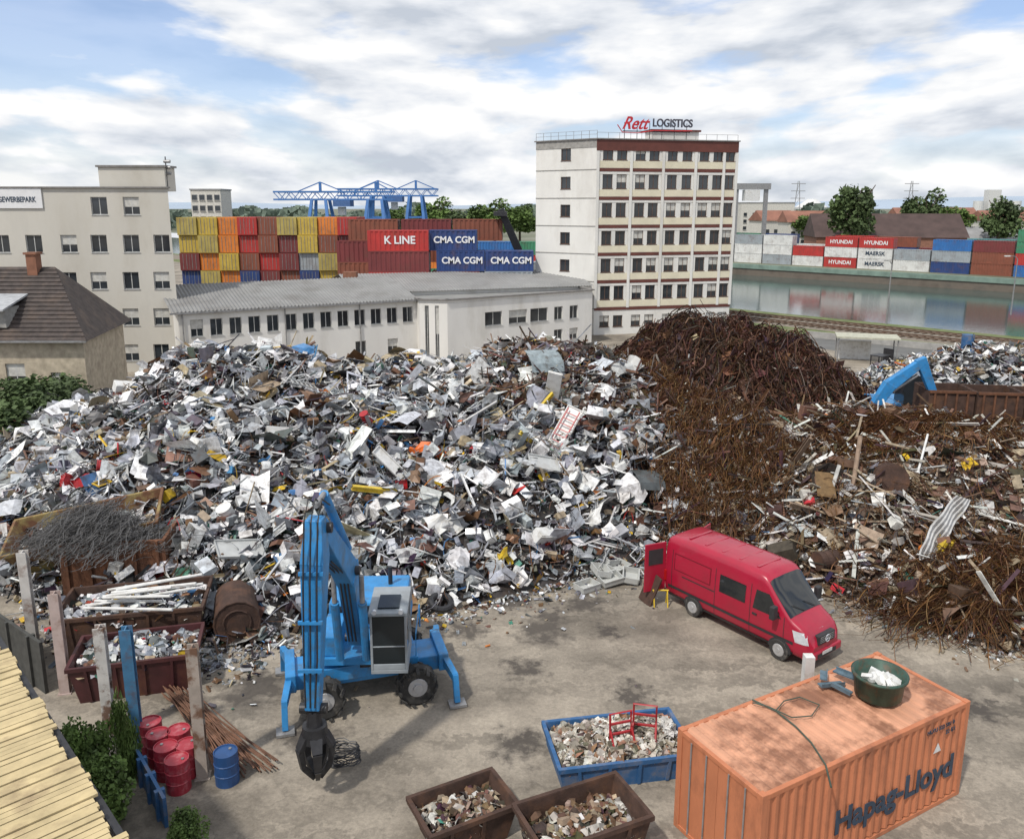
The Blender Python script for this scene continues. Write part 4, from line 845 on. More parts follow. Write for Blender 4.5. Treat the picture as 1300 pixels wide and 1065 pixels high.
up(lambda b:(b.box(-1.22,1.22,2.4,3.0,1.4,2.3))).build('counterweight',m_grey,ex,bev=.1)
up(lambda b:(b.box(-1.2,-.65,-.9,.6,1.62,2.25))).build('tank_box',m_blue,ex,bev=.04)
up(lambda b:(b.cyl((.6,2.0,2.5),(.6,2.0,3.1),.07,n=10))).build('exhaust_pipe',m_dark,ex)
for i in range(7): up(lambda b:b.box(-.9+i*.22,-.78+i*.22,.685,.698,1.8,2.4)).build('vent_slot',m_dark,ex)
m_cab=mat('cab_grey',(.27,.30,.32),.5,0,.12,3,dirt=(.15,.13,.11),da=.5)
cx0,cx1,cy0,cy1,cz0,cz1=.36,1.4,-1.7,-.1,1.5,3.4
def cab(b):
    b.box(cx0,cx1,cy0,cy1,cz0,cz0+.12); b.box(cx0-.03,cx1+.03,cy0-.06,cy1+.03,cz1-.1,cz1)
    for x in(cx0,cx1-.07):
        for y in(cy0,cy1-.08,cy0+.85): b.box(x,x+.07,y,y+.08,cz0+.12,cz1-.1)
    b.box(cx0+.07,cx1-.07,cy0+.002,cy0+.06,cz0+.12,cz0+.3); b.box(cx0+.07,cx1-.07,cy0,cy0+.04,cz0+.82,cz0+.86)
    b.box(cx0+.07,cx1-.07,cy1-.06,cy1-.002,cz0+.12,cz0+.8); b.box(cx0+.002,cx0+.05,cy0+.1,cy1-.1,cz0+.12,cz0+.5); b.box(cx1-.05,cx1-.002,cy0+.1,cy1-.1,cz0+.12,cz0+.5)
cbo=up(cab).build('cab',m_cab,ex,bev=.015)
m_cg=mat('cab_glass',(.012,.018,.022),.1,0,.1,spec=.4)
up(lambda b:b.box(cx0+.07,cx1-.07,cy0+.02,cy0+.035,cz0+.31,cz1-.11)).build('windscreen',m_cg,cbo)
for x in(cx0+.02,cx1-.035): up(lambda b:b.box(x,x+.015,cy0+.1,cy1-.1,cz0+.51,cz1-.11)).build('side_glass',m_cg,cbo)
up(lambda b:b.box(cx0+.22,cx1-.22,cy0+.2,cy0+1.0,cz1,cz1+.05)).build('roof_hatch',m_cg,cbo)
for x in(cx0+.15,cx1-.15): up(lambda b:b.cyl((x,cy0-.12,cz1+.05),(x,cy0-.03,cz1+.05),.07,n=10)).build('work_lamp',m_lens,cbo)
up(lambda b:b.box(cx0+.3,cx0+.75,cy0+.7,cy0+1.2,cz0+.13,cz0+.95)).build('seat',m_dark,cbo)
up(lambda b:(b.tube([(cx1+.02,cy0+.6,1.65),(cx1+.2,cy0+.6,1.7),(cx1+.2,cy0+.6,2.4),(cx1+.2,cy1+.8,2.4),(cx1+.2,cy1+.8,1.65)],.022))).build('handrail',m_blue,ex)
def rel_(p): return Vector(p)-Vector((-4.45,22.95,0))
b0=rel_((-4.58,22.3,2.1)); b1_=rel_((-4.48,21.0,4.8)); el=rel_((-4.66,18.75,6.95)); tip=rel_((-4.86,18.15,2.5))
bm=MB(); bm.beam(b0,b1_,.42,.62,.46,.85); bm.beam(b1_-(b1_-b0).normalized()*.2,el,.455,.82,.38,.5); bm.build('boom',m_blue,ex,bev=.03)
st=MB(); top=el+Vector((-.0,-.25,.35)); st.beam(top,top.lerp(tip,.22),.40,.45,.56,.78); st.beam(top.lerp(tip,.2),tip,.555,.76,.36,.36); st.build('stick',m_blue,ex,bev=.03)
for s in(-1,1):
    pr=MB(); pr.cyl(b0+Vector((s*.38,-.6,-.35)),b1_+Vector((s*.38,-.1,-.9)),.12,n=12); pr.build('boom_cylinder',m_blue,ex)
    pr=MB(); pr.cyl(b1_+Vector((s*.38,-.1,-.9)),b1_+Vector((s*.38,-.1,-.1)),.07,n=12); pr.build('piston_rod',m_grey,ex)
sc=MB(); sc.cyl(b1_+Vector((0,.1,.6)),el+Vector((0,.7,.6)),.12,n=12); sc.build('stick_cylinder',m_blue,ex); sc=MB(); sc.cyl(el+Vector((0,.7,.6)),top+Vector((0,.1,.25)),.07,n=10); sc.build('piston_rod',m_grey,ex)
for c in(el,b0,b1_,tip): pn=MB(); pn.cyl(c+Vector((-.33,0,0)),c+Vector((.33,0,0)),.13,n=14); pn.build('joint_pin',m_dark,ex)
for k in range(3):
    x=-.16+.16*k; q=MB(); q.tube([el+Vector((x,.6,.35)),el+Vector((x,-.2,.8)),top+Vector((x,-.45,.05)),top.lerp(tip,.3)+Vector((x,-.5,0)),top.lerp(tip,.7)+Vector((x,-.36,0)),tip+Vector((x*.7,-.3,.2))],.022); q.build('hydraulic_hose',m_dark,ex)
for k in range(3): q=MB(); q.tube([b0+Vector((-.1+.1*k,-.6,.2)),b0.lerp(b1_,.5)+Vector((-.1+.1*k,-.55,0)),b1_+Vector((-.1+.1*k,-.6,.1)),b1_.lerp(el,.6)+Vector((-.1+.1*k,-.5,-.2))],.024); q.build('hydraulic_hose',m_dark,ex)
for z in (.25,.5,.75):
    c=top.lerp(tip,z); q=MB(); q.box(c.x-.29,c.x+.29,c.y-.45,c.y-.38,c.z-.04,c.z+.04); q.build('hose_clamp',m_blue,ex)
gp=MB(); gp.cyl(tip+Vector((0,0,-.05)),tip+Vector((0,0,-.5)),.16,.2,n=14); gp.cyl(tip+Vector((0,0,-.45)),tip+Vector((0,0,-.85)),.3,.34,n=16); gp.build('grapple_rotator',m_dark,ex)
for k in range(5):
    a=k*2*math.pi/5; dx,dy=math.cos(a),math.sin(a); c=tip+Vector((0,0,-.7)); q=MB()
    pts=[c+Vector((dx*.25,dy*.25,0)),c+Vector((dx*.42,dy*.42,-.3)),c+Vector((dx*.35,dy*.35,-.8)),c+Vector((dx*.08,dy*.08,-1.2))]
    for i in range(3): q.beam(pts[i],pts[i+1],.3-.07*i,.14,.24-.07*i,.12,side=Vector((-dy,dx,0)))
    q.build('claw',m_dark,ex)
# ---------------------------------------------------------------- orange container
u=Vector((.875,.485,0)); vv=Vector((.485,-.875,0)); Rr=P(1232,890,2.6); Fr=Rr-vv*2.65; Lc=7.0
cen=Fr-u*Lc/2+vv*2.65/2
oc=thing('shipping_container','faded orange shipping container with pot and cables on its roof, in the right foreground','shipping container',(cen.x,cen.y,0),math.atan2(u.y,u.x))
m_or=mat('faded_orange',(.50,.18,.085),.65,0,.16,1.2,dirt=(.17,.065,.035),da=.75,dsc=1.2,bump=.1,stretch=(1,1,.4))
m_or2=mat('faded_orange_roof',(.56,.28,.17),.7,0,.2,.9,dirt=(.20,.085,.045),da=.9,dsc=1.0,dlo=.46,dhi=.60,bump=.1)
W=2.65;hc=2.6
for s in(-1,1):
    b=MB(); n=25; st_=(Lc-.3)/n
    for i in range(n):
        x=-Lc/2+.15+i*st_; q=[(x,s*W/2),(x+st_*.3,s*W/2),(x+st_*.5,s*(W/2-.045)),(x+st_*.8,s*(W/2-.045)),(x+st_,s*W/2)]
        b.add([(a,c,.15) for a,c in q]+[(a,c,hc-.1) for a,c in q],[(j,j+1,j+6,j+5) if s<0 else (j+5,j+6,j+1,j) for j in range(4)])
    b.build('side_panel',m_or,oc)
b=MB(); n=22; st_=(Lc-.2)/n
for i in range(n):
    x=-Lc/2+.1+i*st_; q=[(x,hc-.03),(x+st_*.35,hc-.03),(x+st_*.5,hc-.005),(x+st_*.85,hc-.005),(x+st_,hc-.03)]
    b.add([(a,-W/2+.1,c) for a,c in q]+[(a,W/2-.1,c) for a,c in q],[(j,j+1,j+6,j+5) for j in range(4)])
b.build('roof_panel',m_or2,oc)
b=MB()
for x in(-Lc/2,Lc/2-.16):
    for y in(-W/2-.01,W/2-.15): b.box(x,x+.16,y,y+.16,0,hc+.02)
for z in(0,hc-.12):
    for y in(-W/2-.005,W/2-.105): b.box(-Lc/2+.16,Lc/2-.16,y,y+.11,z,z+.12)
    for x in(-Lc/2+.005,Lc/2-.115): b.box(x,x+.11,-W/2+.15,W/2-.15,z,z+.12)
b.build('corner_frame',m_or,oc,bev=.01)
for x in(-Lc/2+.03,Lc/2-.07):
    for s in(-1,1): MB().box(x,x+.04,min(0,s*(W/2-.15))+.005,max(0,s*(W/2-.15))-.005,.12,hc-.12).build('door',m_or,oc)
for y in(-.85,-.35,.35,.85):
    for x in(-Lc/2,Lc/2): b=MB(); b.cyl((x,y,.1),(x,y,hc-.1),.02,n=6); b.build('locking_bar',m_grey,oc)
text('Hapag-Lloyd',.85,m_ink,oc,(.95,-W/2-.014,1.0),(math.pi/2,0,0),bold=.02); text('HLXU 322 581 0',.15,m_ink,oc,(2.4,-W/2-.014,2.25),(math.pi/2,0,0)); text('22 G1',.15,m_ink,oc,(2.8,-W/2-.014,2.05),(math.pi/2,0,0))
b=MB(); b.add([(2.2,-W/2-.012,1.6),(2.5,-W/2-.012,1.6),(2.35,-W/2-.012,1.86)],[(0,1,2)]); b.build('warning_triangle',m_white,oc)
def onroof(px,py): return P(px,py,2.6)
pp=onroof(1114,884); pp.z=2.625
pt=thing('metal_pot','dark green round metal pot holding white lumps on the orange container roof','pot',pp)
b=MB(); n=28; prof=[(.0,.0),(.48,.0),(.55,.06),(.60,.55),(.66,.58),(.67,.64),(.6,.64),(.57,.42),(0,.42)]
V=[(r*math.cos(2*math.pi*k/n),r*math.sin(2*math.pi*k/n),z) for r,z in prof for k in range(n)]
Fq=[(i*n+k,i*n+(k+1)%n,(i+1)*n+(k+1)%n,(i+1)*n+k) for i in range(len(prof)-1) for k in range(n)]
b.add(V,Fq); b.build('pot_body',mat('pot_green',(.035,.075,.055),.5,.2,.3,5,dirt=RUST,da=.7,dsc=4),pt,smooth=True)
b=MB()
for k in range(14):
    a=rnd.uniform(0,6);r_=rnd.uniform(0,.4); M=Matrix.Translation((r_*math.cos(a),r_*math.sin(a),.46))@Matrix.Rotation(rnd.uniform(0,3),4,(rnd.random(),rnd.random(),1)); b.box(-.13,.13,-.1,.1,-.05,.05,M)
o=b.build('white_lumps',m_white,None,loc=pp); tag(o,'white lumps lying inside the green pot','rubble',kind='stuff')
m_cable=mat('green_cable',(.05,.07,.05),.6)
pts=[(955,890),(985,905),(1010,925),(1030,945),(1048,972),(1055,1000)]
b=MB(); b.tube([tuple(onroof(*q)+Vector((0,0,.045+.02*math.sin(i)))) for i,q in enumerate(pts)],.022); tag(b.build('cable',m_cable,center=True),'dark cable trailing over the near edge of the orange container roof','cable')
pts=[(985,905),(995,893),(1015,888),(1040,898),(1030,912),(1005,914),(975,900),(955,895)]
b=MB(); b.tube([tuple(onroof(*q)+Vector((0,0,.075))) for q in pts],.016); tag(b.build('cable',m_cable,center=True),'short looped cable in the middle of the orange container roof','cable')
for i,(px,py,a,l_) in enumerate(((1055,872,.3,.7),(1068,880,-.8,.5),(1045,865,1.2,.5),(1072,866,2.2,.6))):
    c=onroof(px,py)+Vector((0,0,.08+.05*i)); b=MB(); M=Matrix.Translation(c)@Matrix.Rotation(a,4,'Z')@Matrix.Rotation(.1,4,'Y'); b.box(-l_/2,l_/2,-.09,.09,-.02,.02,M); b.box(-l_/2,l_/2,-.09,-.07,.02,.08,M)
    tag(b.build('metal_bracket',mat('bracket_blue',(.12,.18,.22),.6,.3,.3,6,dirt=RUST),center=True),['longest blue grey bracket in the small pile left of the pot','blue grey bracket crossing below the longest one by the pot','blue grey bracket at the rear of the pile left of the pot','topmost blue grey bracket touching the pot'][i],'bracket','brackets on the container roof')
# ---------------------------------------------------------------- skips
def skip(name,label,cat,c,Ls,Ws,hs1,rz,m,fill=None,fillh=.7,taper=.25,tilt=None):
    t=thing(name,label,cat,c,rz)
    if tilt: t.rotation_euler=(tilt[0],tilt[1],rz)
    b=MB(); a,d=Ls/2,Ws/2; tp=taper
    def rg_(x,y,z): return [(-x,-y,z),(x,-y,z),(x,y,z),(-x,y,z)]
    V=rg_(a-tp,d-tp*.4,0)+rg_(a,d,hs1)+rg_(a-.06,d-.06,hs1)+rg_(a-tp-.05,d-tp*.4-.05,.06)
    Fq=[(3,2,1,0)]+[(i,(i+1)%4,(i+1)%4+4,i+4) for i in range(4)]+[(i+4,(i+1)%4+4,(i+1)%4+8,i+8) for i in range(4)]+[(i+8,(i+1)%4+8,(i+1)%4+12,i+12) for i in range(4)]+[(12,13,14,15)]
    b.add(V,Fq); b.build('tub',m,t)
    r_=MB()
    for s in(-1,1): r_.box(-a-.04,a+.04,s*d-.05,s*d+.05,hs1-.1,hs1+.02); r_.box(s*a-.05,s*a+.05,-d+.05,d-.05,hs1-.1,hs1+.018)
    for k in range(int(Ls/.8)):
        x=-a+.5+k*.8
        for s in(-1,1): r_.beam((x*.95,s*(d-tp*.4+.03),.03),(x,s*(d+.02),hs1-.1),.08,.06)
    r_.build('rim',m,t)
    if fill:
        q=NB(); n=fill[0]; X=rg.uniform(-a+.15,a-.15,n);Y=rg.uniform(-d+.12,d-.12,n);Z=hs1*fillh*np.ones(n)+.3*np.cos(X/a*1.5)*np.cos(Y/d*1.5)+rg.uniform(-.1,.1,n)
        s=.05*(fill[1]/.05)**rg.random(n); h2=n//2; st3=lambda s,k:np.stack([s,s*.7,s*k],1)
        q.inst(TB,np.stack([X,Y,Z],1)[:h2],rotm(rg.uniform(0,6.28,h2),rg.normal(0,.7,h2),rg.normal(0,.7,h2)),st3(s[:h2],.45),pal(h2,fill[2]))
        q.inst(crT[3],np.stack([X,Y,Z],1)[h2:],rotm(rg.uniform(0,6.28,n-h2),rg.normal(0,.6,n-h2),rg.normal(0,.6,n-h2)),st3(s[h2:]*1.6,1),pal(n-h2,fill[2]))
        q.raw(np.array([(-a+.1,-d+.1,hs1*fillh),(a-.1,-d+.1,hs1*fillh),(a-.1,d-.1,hs1*fillh),(-a+.1,d-.1,hs1*fillh)]),np.array([(0,1,2,3)]),np.tile([[.12,.1,.08]],(4,1)))
        o=q.build('skip_contents',m_wire); tag(o,fill[3],'rubble',kind='stuff'); o.location=c; o.rotation_euler=(tilt[0],tilt[1],rz) if tilt else (0,0,rz)
    return t
PR=[((.46,.43,.37),.35),((.28,.24,.19),.3),((.62,.6,.56),.12),((.3,.16,.1),.08),((.1,.08,.06),.15)]
skip('waste_skip','blue open skip filled with rubble beside the orange container','skip',(2.8,19.55,0),3.6,2.0,.7,R(10),m_blue2,(2600,.24,PR,'pale building rubble filling the blue skip'),.7,.1)
skip('waste_skip','rusty brown open skip in front of the blue one','skip',(1.6,16.35,0),2.7,1.6,1.1,R(24),m_rustd,(600,.3,PW,'dark scrap inside the rusty skip in front of the blue one'),.5)
skip('waste_skip','low rusty brown skip at the bottom centre of the yard','skip',(-1.15,16.9,0),2.2,1.4,.9,R(28),m_rustd,(500,.25,PW,'scrap inside the low rusty skip at the bottom centre'),.5)
for i,(px,py,a) in enumerate(((788,940,.3),(818,930,-.2))):
    c=P(px,py,.75); t=thing('red_steel_frame',['red tubular frame standing in the blue skip, left one','red tubular frame standing in the blue skip, right one'][i],'frame',c,a,'red frames in the blue skip')
    b=MB(); b.tube([(-.3,0,-.2),(-.3,.05,.8),(.3,.05,.8),(.3,0,-.2)],.035); b.build('hoop',m_red,t)
    for z in(.2,.5): b=MB(); b.box(-.28,.28,0,.05,z,z+.05); b.build('cross_bar',m_red,t)
    for x in(-.3,.3): b=MB(); b.tube([(x,-.35,-.1),(x,0,.35)],.03); b.build('leg',m_red,t)
c=P(850,922,.95); me=crownmesh(.22,.3,120,.18,5); me.materials.append(m_white); o=inst_of(me,'plastic_sheeting',None,c); tag(o,'crumpled white plastic sheeting on the rubble in the blue skip','plastic')
c=HP(122,690); c.z-=.35
skip('dump_hopper','battered yellow and rust hopper lying tilted on the left side of the heap','hopper',c,5.6,2.4,1.45,R(14),mat('yellow_rust',(.30,.235,.09),.8,0,.3,1.5,dirt=(.13,.055,.028),da=.95,dsc=.9,dlo=.40,dhi=.54,bump=.3),(700,.45,PM,'loose scrap inside the yellow hopper'),.5,.7,tilt=(R(14),R(-9)))
skip('waste_skip','rusty open skip holding white pipes by the left fence','skip',(-12.8,26.0,0),4.6,2.4,1.5,R(12),m_rustd,(900,.4,PM,'scrap under the white pipes in the rusty skip'),.75)
skip('waste_skip','dark maroon low skip beside the fence posts','skip',(-11.6,23.4,0),3.6,2.0,1.2,R(14),mat('maroon_skip',(.06,.016,.017),.6,0,.3,2,dirt=RUST,da=.7),(700,.35,PM,'grey scrap inside the maroon skip'),.75)
for i in range(10):
    b=MB(); x=-14.3+i*.12; y=25.6+rnd.uniform(-.5,.6); z=1.45+.06*i; a=rnd.uniform(-.3,.4); l_=rnd.uniform(2.0,3.4)
    b.cyl((x,y,z),(x+l_*math.cos(a),y+l_*math.sin(a),z+rnd.uniform(-.1,.35)),.05,n=8)
    tag(b.build('white_pipe',m_white,center=True),'white pipe lying among others in the rusty skip by the left fence','pipe','white pipes in the skip')
b=MB(); b.box(0,3.6,0,.12,0,2.4); b.box(3.6,3.72,0,2.4,0,2.4)
for k in range(5): b.box(.2+k*.8,.3+k*.8,-.1,-.002,0,2.4)
tag(b.build('rusty_container_wall',m_rust,loc=(-16.6,28.3,0),rz=R(8)),'rust brown steel bay wall under the wire tangle at the left','wall')
q=NB(); n=2200; X=rg.normal(-15.7,.95,n);Y=rg.normal(29.2,.6,n); k7=7; x=X.copy();y=Y.copy();a=rg.uniform(0,6.28,n);cv=rg.normal(0,5,n); pts=[]; z=2.2+1.5*np.exp(-((X+15.7)/1.5)**2-((Y-29.2)/1)**2)*rg.random(n)
for i in range(k7): pts.append(np.stack([x,y,z+.15*np.sin(i+X*9)],1)); x=x+np.cos(a)*.25;y=y+np.sin(a)*.25;a=a+cv/6
q.strands(np.stack(pts,1),np.full(n,.010),np.tile([[.17,.165,.16]],(n,1)))
tag(q.build('wire_tangle',m_wire),'grey tangle of thin wire resting on the rusty bay at the left','wire',kind='stuff')
t=thing('steel_tank','rusty cylindrical tank lying at the foot of the heap','tank',(-9.6,26.5,0),R(20)); b=MB(); b.cyl((0,-.9,.75),(0,.9,.75),.75,n=28); b.build('shell',m_rustd,t)
for r_,y_ in((.75,-.9),(.45,-.92)): b=MB(); b.tube([(r_*math.cos(k*.393),y_,.75+r_*math.sin(k*.393)) for k in range(16)],.035,closed=True); b.build('end_ring',m_rustd,t)
fp=[((45,830),(28,700),mat('post_pale',(.5,.48,.45),.7,0,.15,3,dirt=RUST,da=.8,dsc=2),'pale flaking steel post farthest back in the left fence line'),((84,878),(66,752),mat('post_pink',(.45,.36,.33),.7,0,.15,3,dirt=RUST,da=.8,dsc=1.5),'pale pinkish post, second from the back of the left fence line'),((142,940),(127,795),mat('post_white',(.58,.56,.53),.7,0,.15,3,dirt=RUST,da=.9,dsc=2,dlo=.5,dhi=.6),'white post with rust patches left of the blue post'),((176,955),(158,797),mat('post_blue',(.06,.18,.32),.6,0,.2,3,dirt=RUST,da=.8,dsc=2),'blue painted steel post in the left fence line'),((258,985),(240,820),mat('post_rust',(.40,.34,.29),.8,0,.2,3,dirt=RUST,da=.9,dsc=1.5,dlo=.48,dhi=.58),'pale rust-stained post nearest the red barrels')]
for (bx,by),(tx,ty),m_,l_ in fp:
    b0_=P(bx,by); hgt=PY(tx,ty,b0_.y).z; b=MB(); s=.14
    b.box(-s,s,-s,-s+.03,0,hgt); b.box(-s,s,s-.03,s,0,hgt); b.box(-.015,.015,-s+.03,s-.03,0,hgt); b.box(-s-.05,s+.05,-s-.05,s+.05,0,.03)
    tag(b.build('steel_post',m_,loc=b0_,rz=R(12)),l_,'post','posts of the left fence line')
b=MB(); b.box(-.13,.13,-.13,.13,0,2.25); b.box(-.16,.16,-.16,.16,0,.04); tag(b.build('steel_post',m_white,loc=(8.3,21.0,0)),'short white post behind the orange container','post')
def barrel(c,m,label,group=None,r=.3,h=.88):
    t=thing('oil_barrel',label,'barrel',c,rnd.uniform(0,6),group); b=MB(); prof=[(0,0),(r,0),(r,h*.32),(r+.015,h*.34),(r,h*.36),(r,h*.65),(r+.015,h*.67),(r,h*.69),(r,h),(r-.02,h),(r-.03,h-.03),(0,h-.03)]; n=20
    b.add([(q*math.cos(2*math.pi*k/n),q*math.sin(2*math.pi*k/n),z) for q,z in prof for k in range(n)],[(i*n+k,i*n+(k+1)%n,(i+1)*n+(k+1)%n,(i+1)*n+k) for i in range(len(prof)-1) for k in range(n)]); b.build('drum',m,t)
    b=MB(); b.cyl((.15,0,h-.03),(.15,0,h+.0),.04,n=8); b.build('bung',m_grey,t)
m_br=mat('barrel_red',(.36,.028,.045),.45,0,.15,4,dirt=(.45,.28,.28),da=.4,dsc=4)
for i,(px,py) in enumerate(((200,930),(226,925),(210,946),(238,943),(224,962),(190,915))): barrel(P(px,py,.88)-Vector((0,0,.88)),m_br,['red barrel at the left of the cluster beside the blue bay wall','red barrel at the back right of the cluster','red barrel in the centre of the cluster','red barrel at the right of the cluster near the rusty post','red barrel nearest the bottom of the cluster','red barrel at the back left of the cluster'][i],'red barrels by the fence')
barrel(P(286,953,.88)-Vector((0,0,.88)),mat('barrel_blue',(.02,.07,.20),.45,0,.15,4),'single dark blue barrel right of the rusty post')
wallseg('bay_wall',P(168,968),P(212,1050),.08,0,.8,m_blue2,'low blue steel bay wall beside the red barrels','wall',4)
wallseg('fence_panel',P(-60,790),P(60,880),.1,0,1.7,mat('fence_dark',(.05,.05,.045),.8,0,.4,3),'dark low boarded fence running between the left posts','fence',5)
q=MB()
for i in range(46):
    a=P(205+rnd.uniform(0,40),882+rnd.uniform(-6,8)); c=P(300+rnd.uniform(-30,55),980+rnd.uniform(-15,10)); z=rnd.uniform(.03,.3); q.cyl(a+Vector((0,0,z)),c+Vector((0,0,z*.8)),.02,n=5,cap=False)
tag(q.build('rebar_bundle',mat('rebar_rust',(.15,.075,.045),.8,0,.4,3)),'bundle of long rusty rods lying beside the red barrels','steel rods',kind='stuff')
q=MB(); c=P(435,968)
for i in range(14): q.tube([c+Vector(((.4+.1*rnd.random())*math.cos(k*.4),(.28+.1*rnd.random())*math.sin(k*.4),.05+.03*i+.08*rnd.random())) for k in range(16)],.016,n=4,closed=True)
tag(q.build('wire_coil',m_dark),'dark coil of wire on the ground beside the grapple','wire coil')
t=thing('board_roof','pale weathered yellow boards laid as a roof at the bottom left corner','roof',(-10.5,15.5,0)); pa=P(-15,800,6);pc=P(92,975,6); rd=pc-pa; rd.z=0; rd.normalize(); nd_=Vector((rd.y,-rd.x,0)); nd_=nd_ if nd_.x<0 else -nd_
wd_=mat('board_yellow',(.50,.40,.22),.8,0,.22,2,dirt=(.24,.17,.10),da=.7,dsc=1.4); b=MB(); s0=-3.0
o0=pa-Vector((-10.5,15.5,0))
while s0<9.5:
    w2=.13; st2=rnd.uniform(-.04,.04)+(.12 if (int(s0*.9)%2) else 0); a=o0+rd*s0-nd_*st2; c=a+nd_*7
    b.beam(a+rd*w2/2+Vector((0,0,rnd.uniform(0,.03))),c+rd*w2/2,w2*.85,.05,side=rd); s0+=w2
b.build('boards',wd_,t)
b=MB(); a=o0-rd*3+nd_*.4; c=o0+rd*9.5+nd_*.4; b.add([a+Vector((0,0,-6)),c+Vector((0,0,-6)),c+Vector((0,0,-.05)),a+Vector((0,0,-.05))],[(0,1,2,3)]); b.build('wall',m_conc,t)
b=MB(); b.beam(a-nd_*.5+Vector((0,0,-.12)),c-nd_*.5+Vector((0,0,-.12)),.10,.12,side=nd_); b.build('gutter',m_dark,t)
IV=[crownmesh(1,1,3600,.10,s,24) for s in(11,12)]
for me in IV: me.materials.append(m_leaf2)
def shrub(p,rx,rz_,label,k=0,me=None,name='climbing_shrub'):
    t=thing(name,label,'shrub',(p[0],p[1],0),rnd.uniform(0,6)); c=inst_of(IV[k] if me is None else me,'foliage',t,(0,0,p[2])); c.scale=(rx,rx,rz_); s=MB(); s.cyl((0,0,0),(0,0,max(p[2],.4)),.06,.03,n=6); s.build('stem',m_bark,t)
p=P(108,955,1.0); shrub(p,.75,1.2,'bushy green ivy beside the board roof'); p=P(160,935,1.2); shrub(p,.34,1.6,'narrow green climber growing up the blue post',1)
p=P(130,1010,.8); shrub(p,.9,1.0,'low green shrub at the foot of the board roof wall',1); p=P(235,1052,.5); shrub(p,.5,.5,'small green bush below the blue bay wall')
LV=[crownmesh(1,1,5000,.10,s,26) for s in(21,22)]
for me in LV: me.materials.append(m_leaf)
for i,(px,Y,rx,rz_,zc) in enumerate(((15,46,3.4,2.0,2.2),(75,48,2.8,1.8,2.5),(45,51,3,1.9,2.6))):
    p=PY(px,500,Y); shrub((p.x,Y,zc),rx,rz_,['large green bush at the left edge below the tiled house','green bush between the heap and the tiled house, right one','green bush behind the other two under the tiled house'][i],0,LV[i%2],'garden_bush')
m_crate=mat('crate_grey',(.45,.46,.44),.7,0,.1,3,dirt=(.25,.22,.18),da=.5,dsc=3)
cl=[(745,748,.3),(775,742,.2),(762,735,.9),(748,728,.1),(785,727,.4),(770,720,1.1),(735,715,.2),(800,738,.7)]
dsc=['nearest pale tray in the stack left of the van','pale tray second from the front by the van door','pale tray leaning in the middle of the tray pile','pale tray behind the nearest one','pale tray at the back right of the tray pile','pale tray lying crosswise near the top of the tray pile','pale tray farthest left and back','pale tray closest to the van door']
for i,(px,py,a) in enumerate(cl):
    c=P(px,py); b=MB(); l1,w1,h1=.42,.3,.26; b.box(-l1,l1,-w1,w1,0,.03)
    for s in(-1,1): b.box(-l1,l1,s*w1-.015,s*w1+.015,.03,h1); b.box(s*l1-.015,s*l1+.015,-w1+.015,w1-.015,.03,h1)
    b.box(-l1-.03,l1+.03,-w1-.035,-w1-.015,h1-.03,h1); b.box(-l1-.03,l1+.03,w1+.015,w1+.035,h1-.03,h1)
    o=b.build('storage_tray',m_crate,loc=(c.x,c.y,.01+.12*(i%3))); o.rotation_euler=(.12*(i%3),-.1*(i%2),a*2); tag(o,dsc[i],'tray','pale trays beside the van')
c=P(818,765); t=thing('board_sheet','rusty brown board leaning at the van rear door','board',c); b=MB(); M=Matrix.Rotation(.35,4,'Y')@Matrix.Rotation(.5,4,'Z'); b.box(-.03,.03,-.35,.35,0,1.2,M); b.build('board',m_rustd,t)
c=P(838,768); t=thing('trestle','small yellow trestle at the back of the van','trestle',c); b=MB()
for x in(-.25,.25):
    for s in(-1,1): b.cyl((x,s*.2,0),(x,0,.6),.025,n=6)
b.cyl((-.3,0,.6),(.3,0,.6),.03,n=6); b.build('frame',mat('yellow_paint',(.6,.42,.03),.5),t)
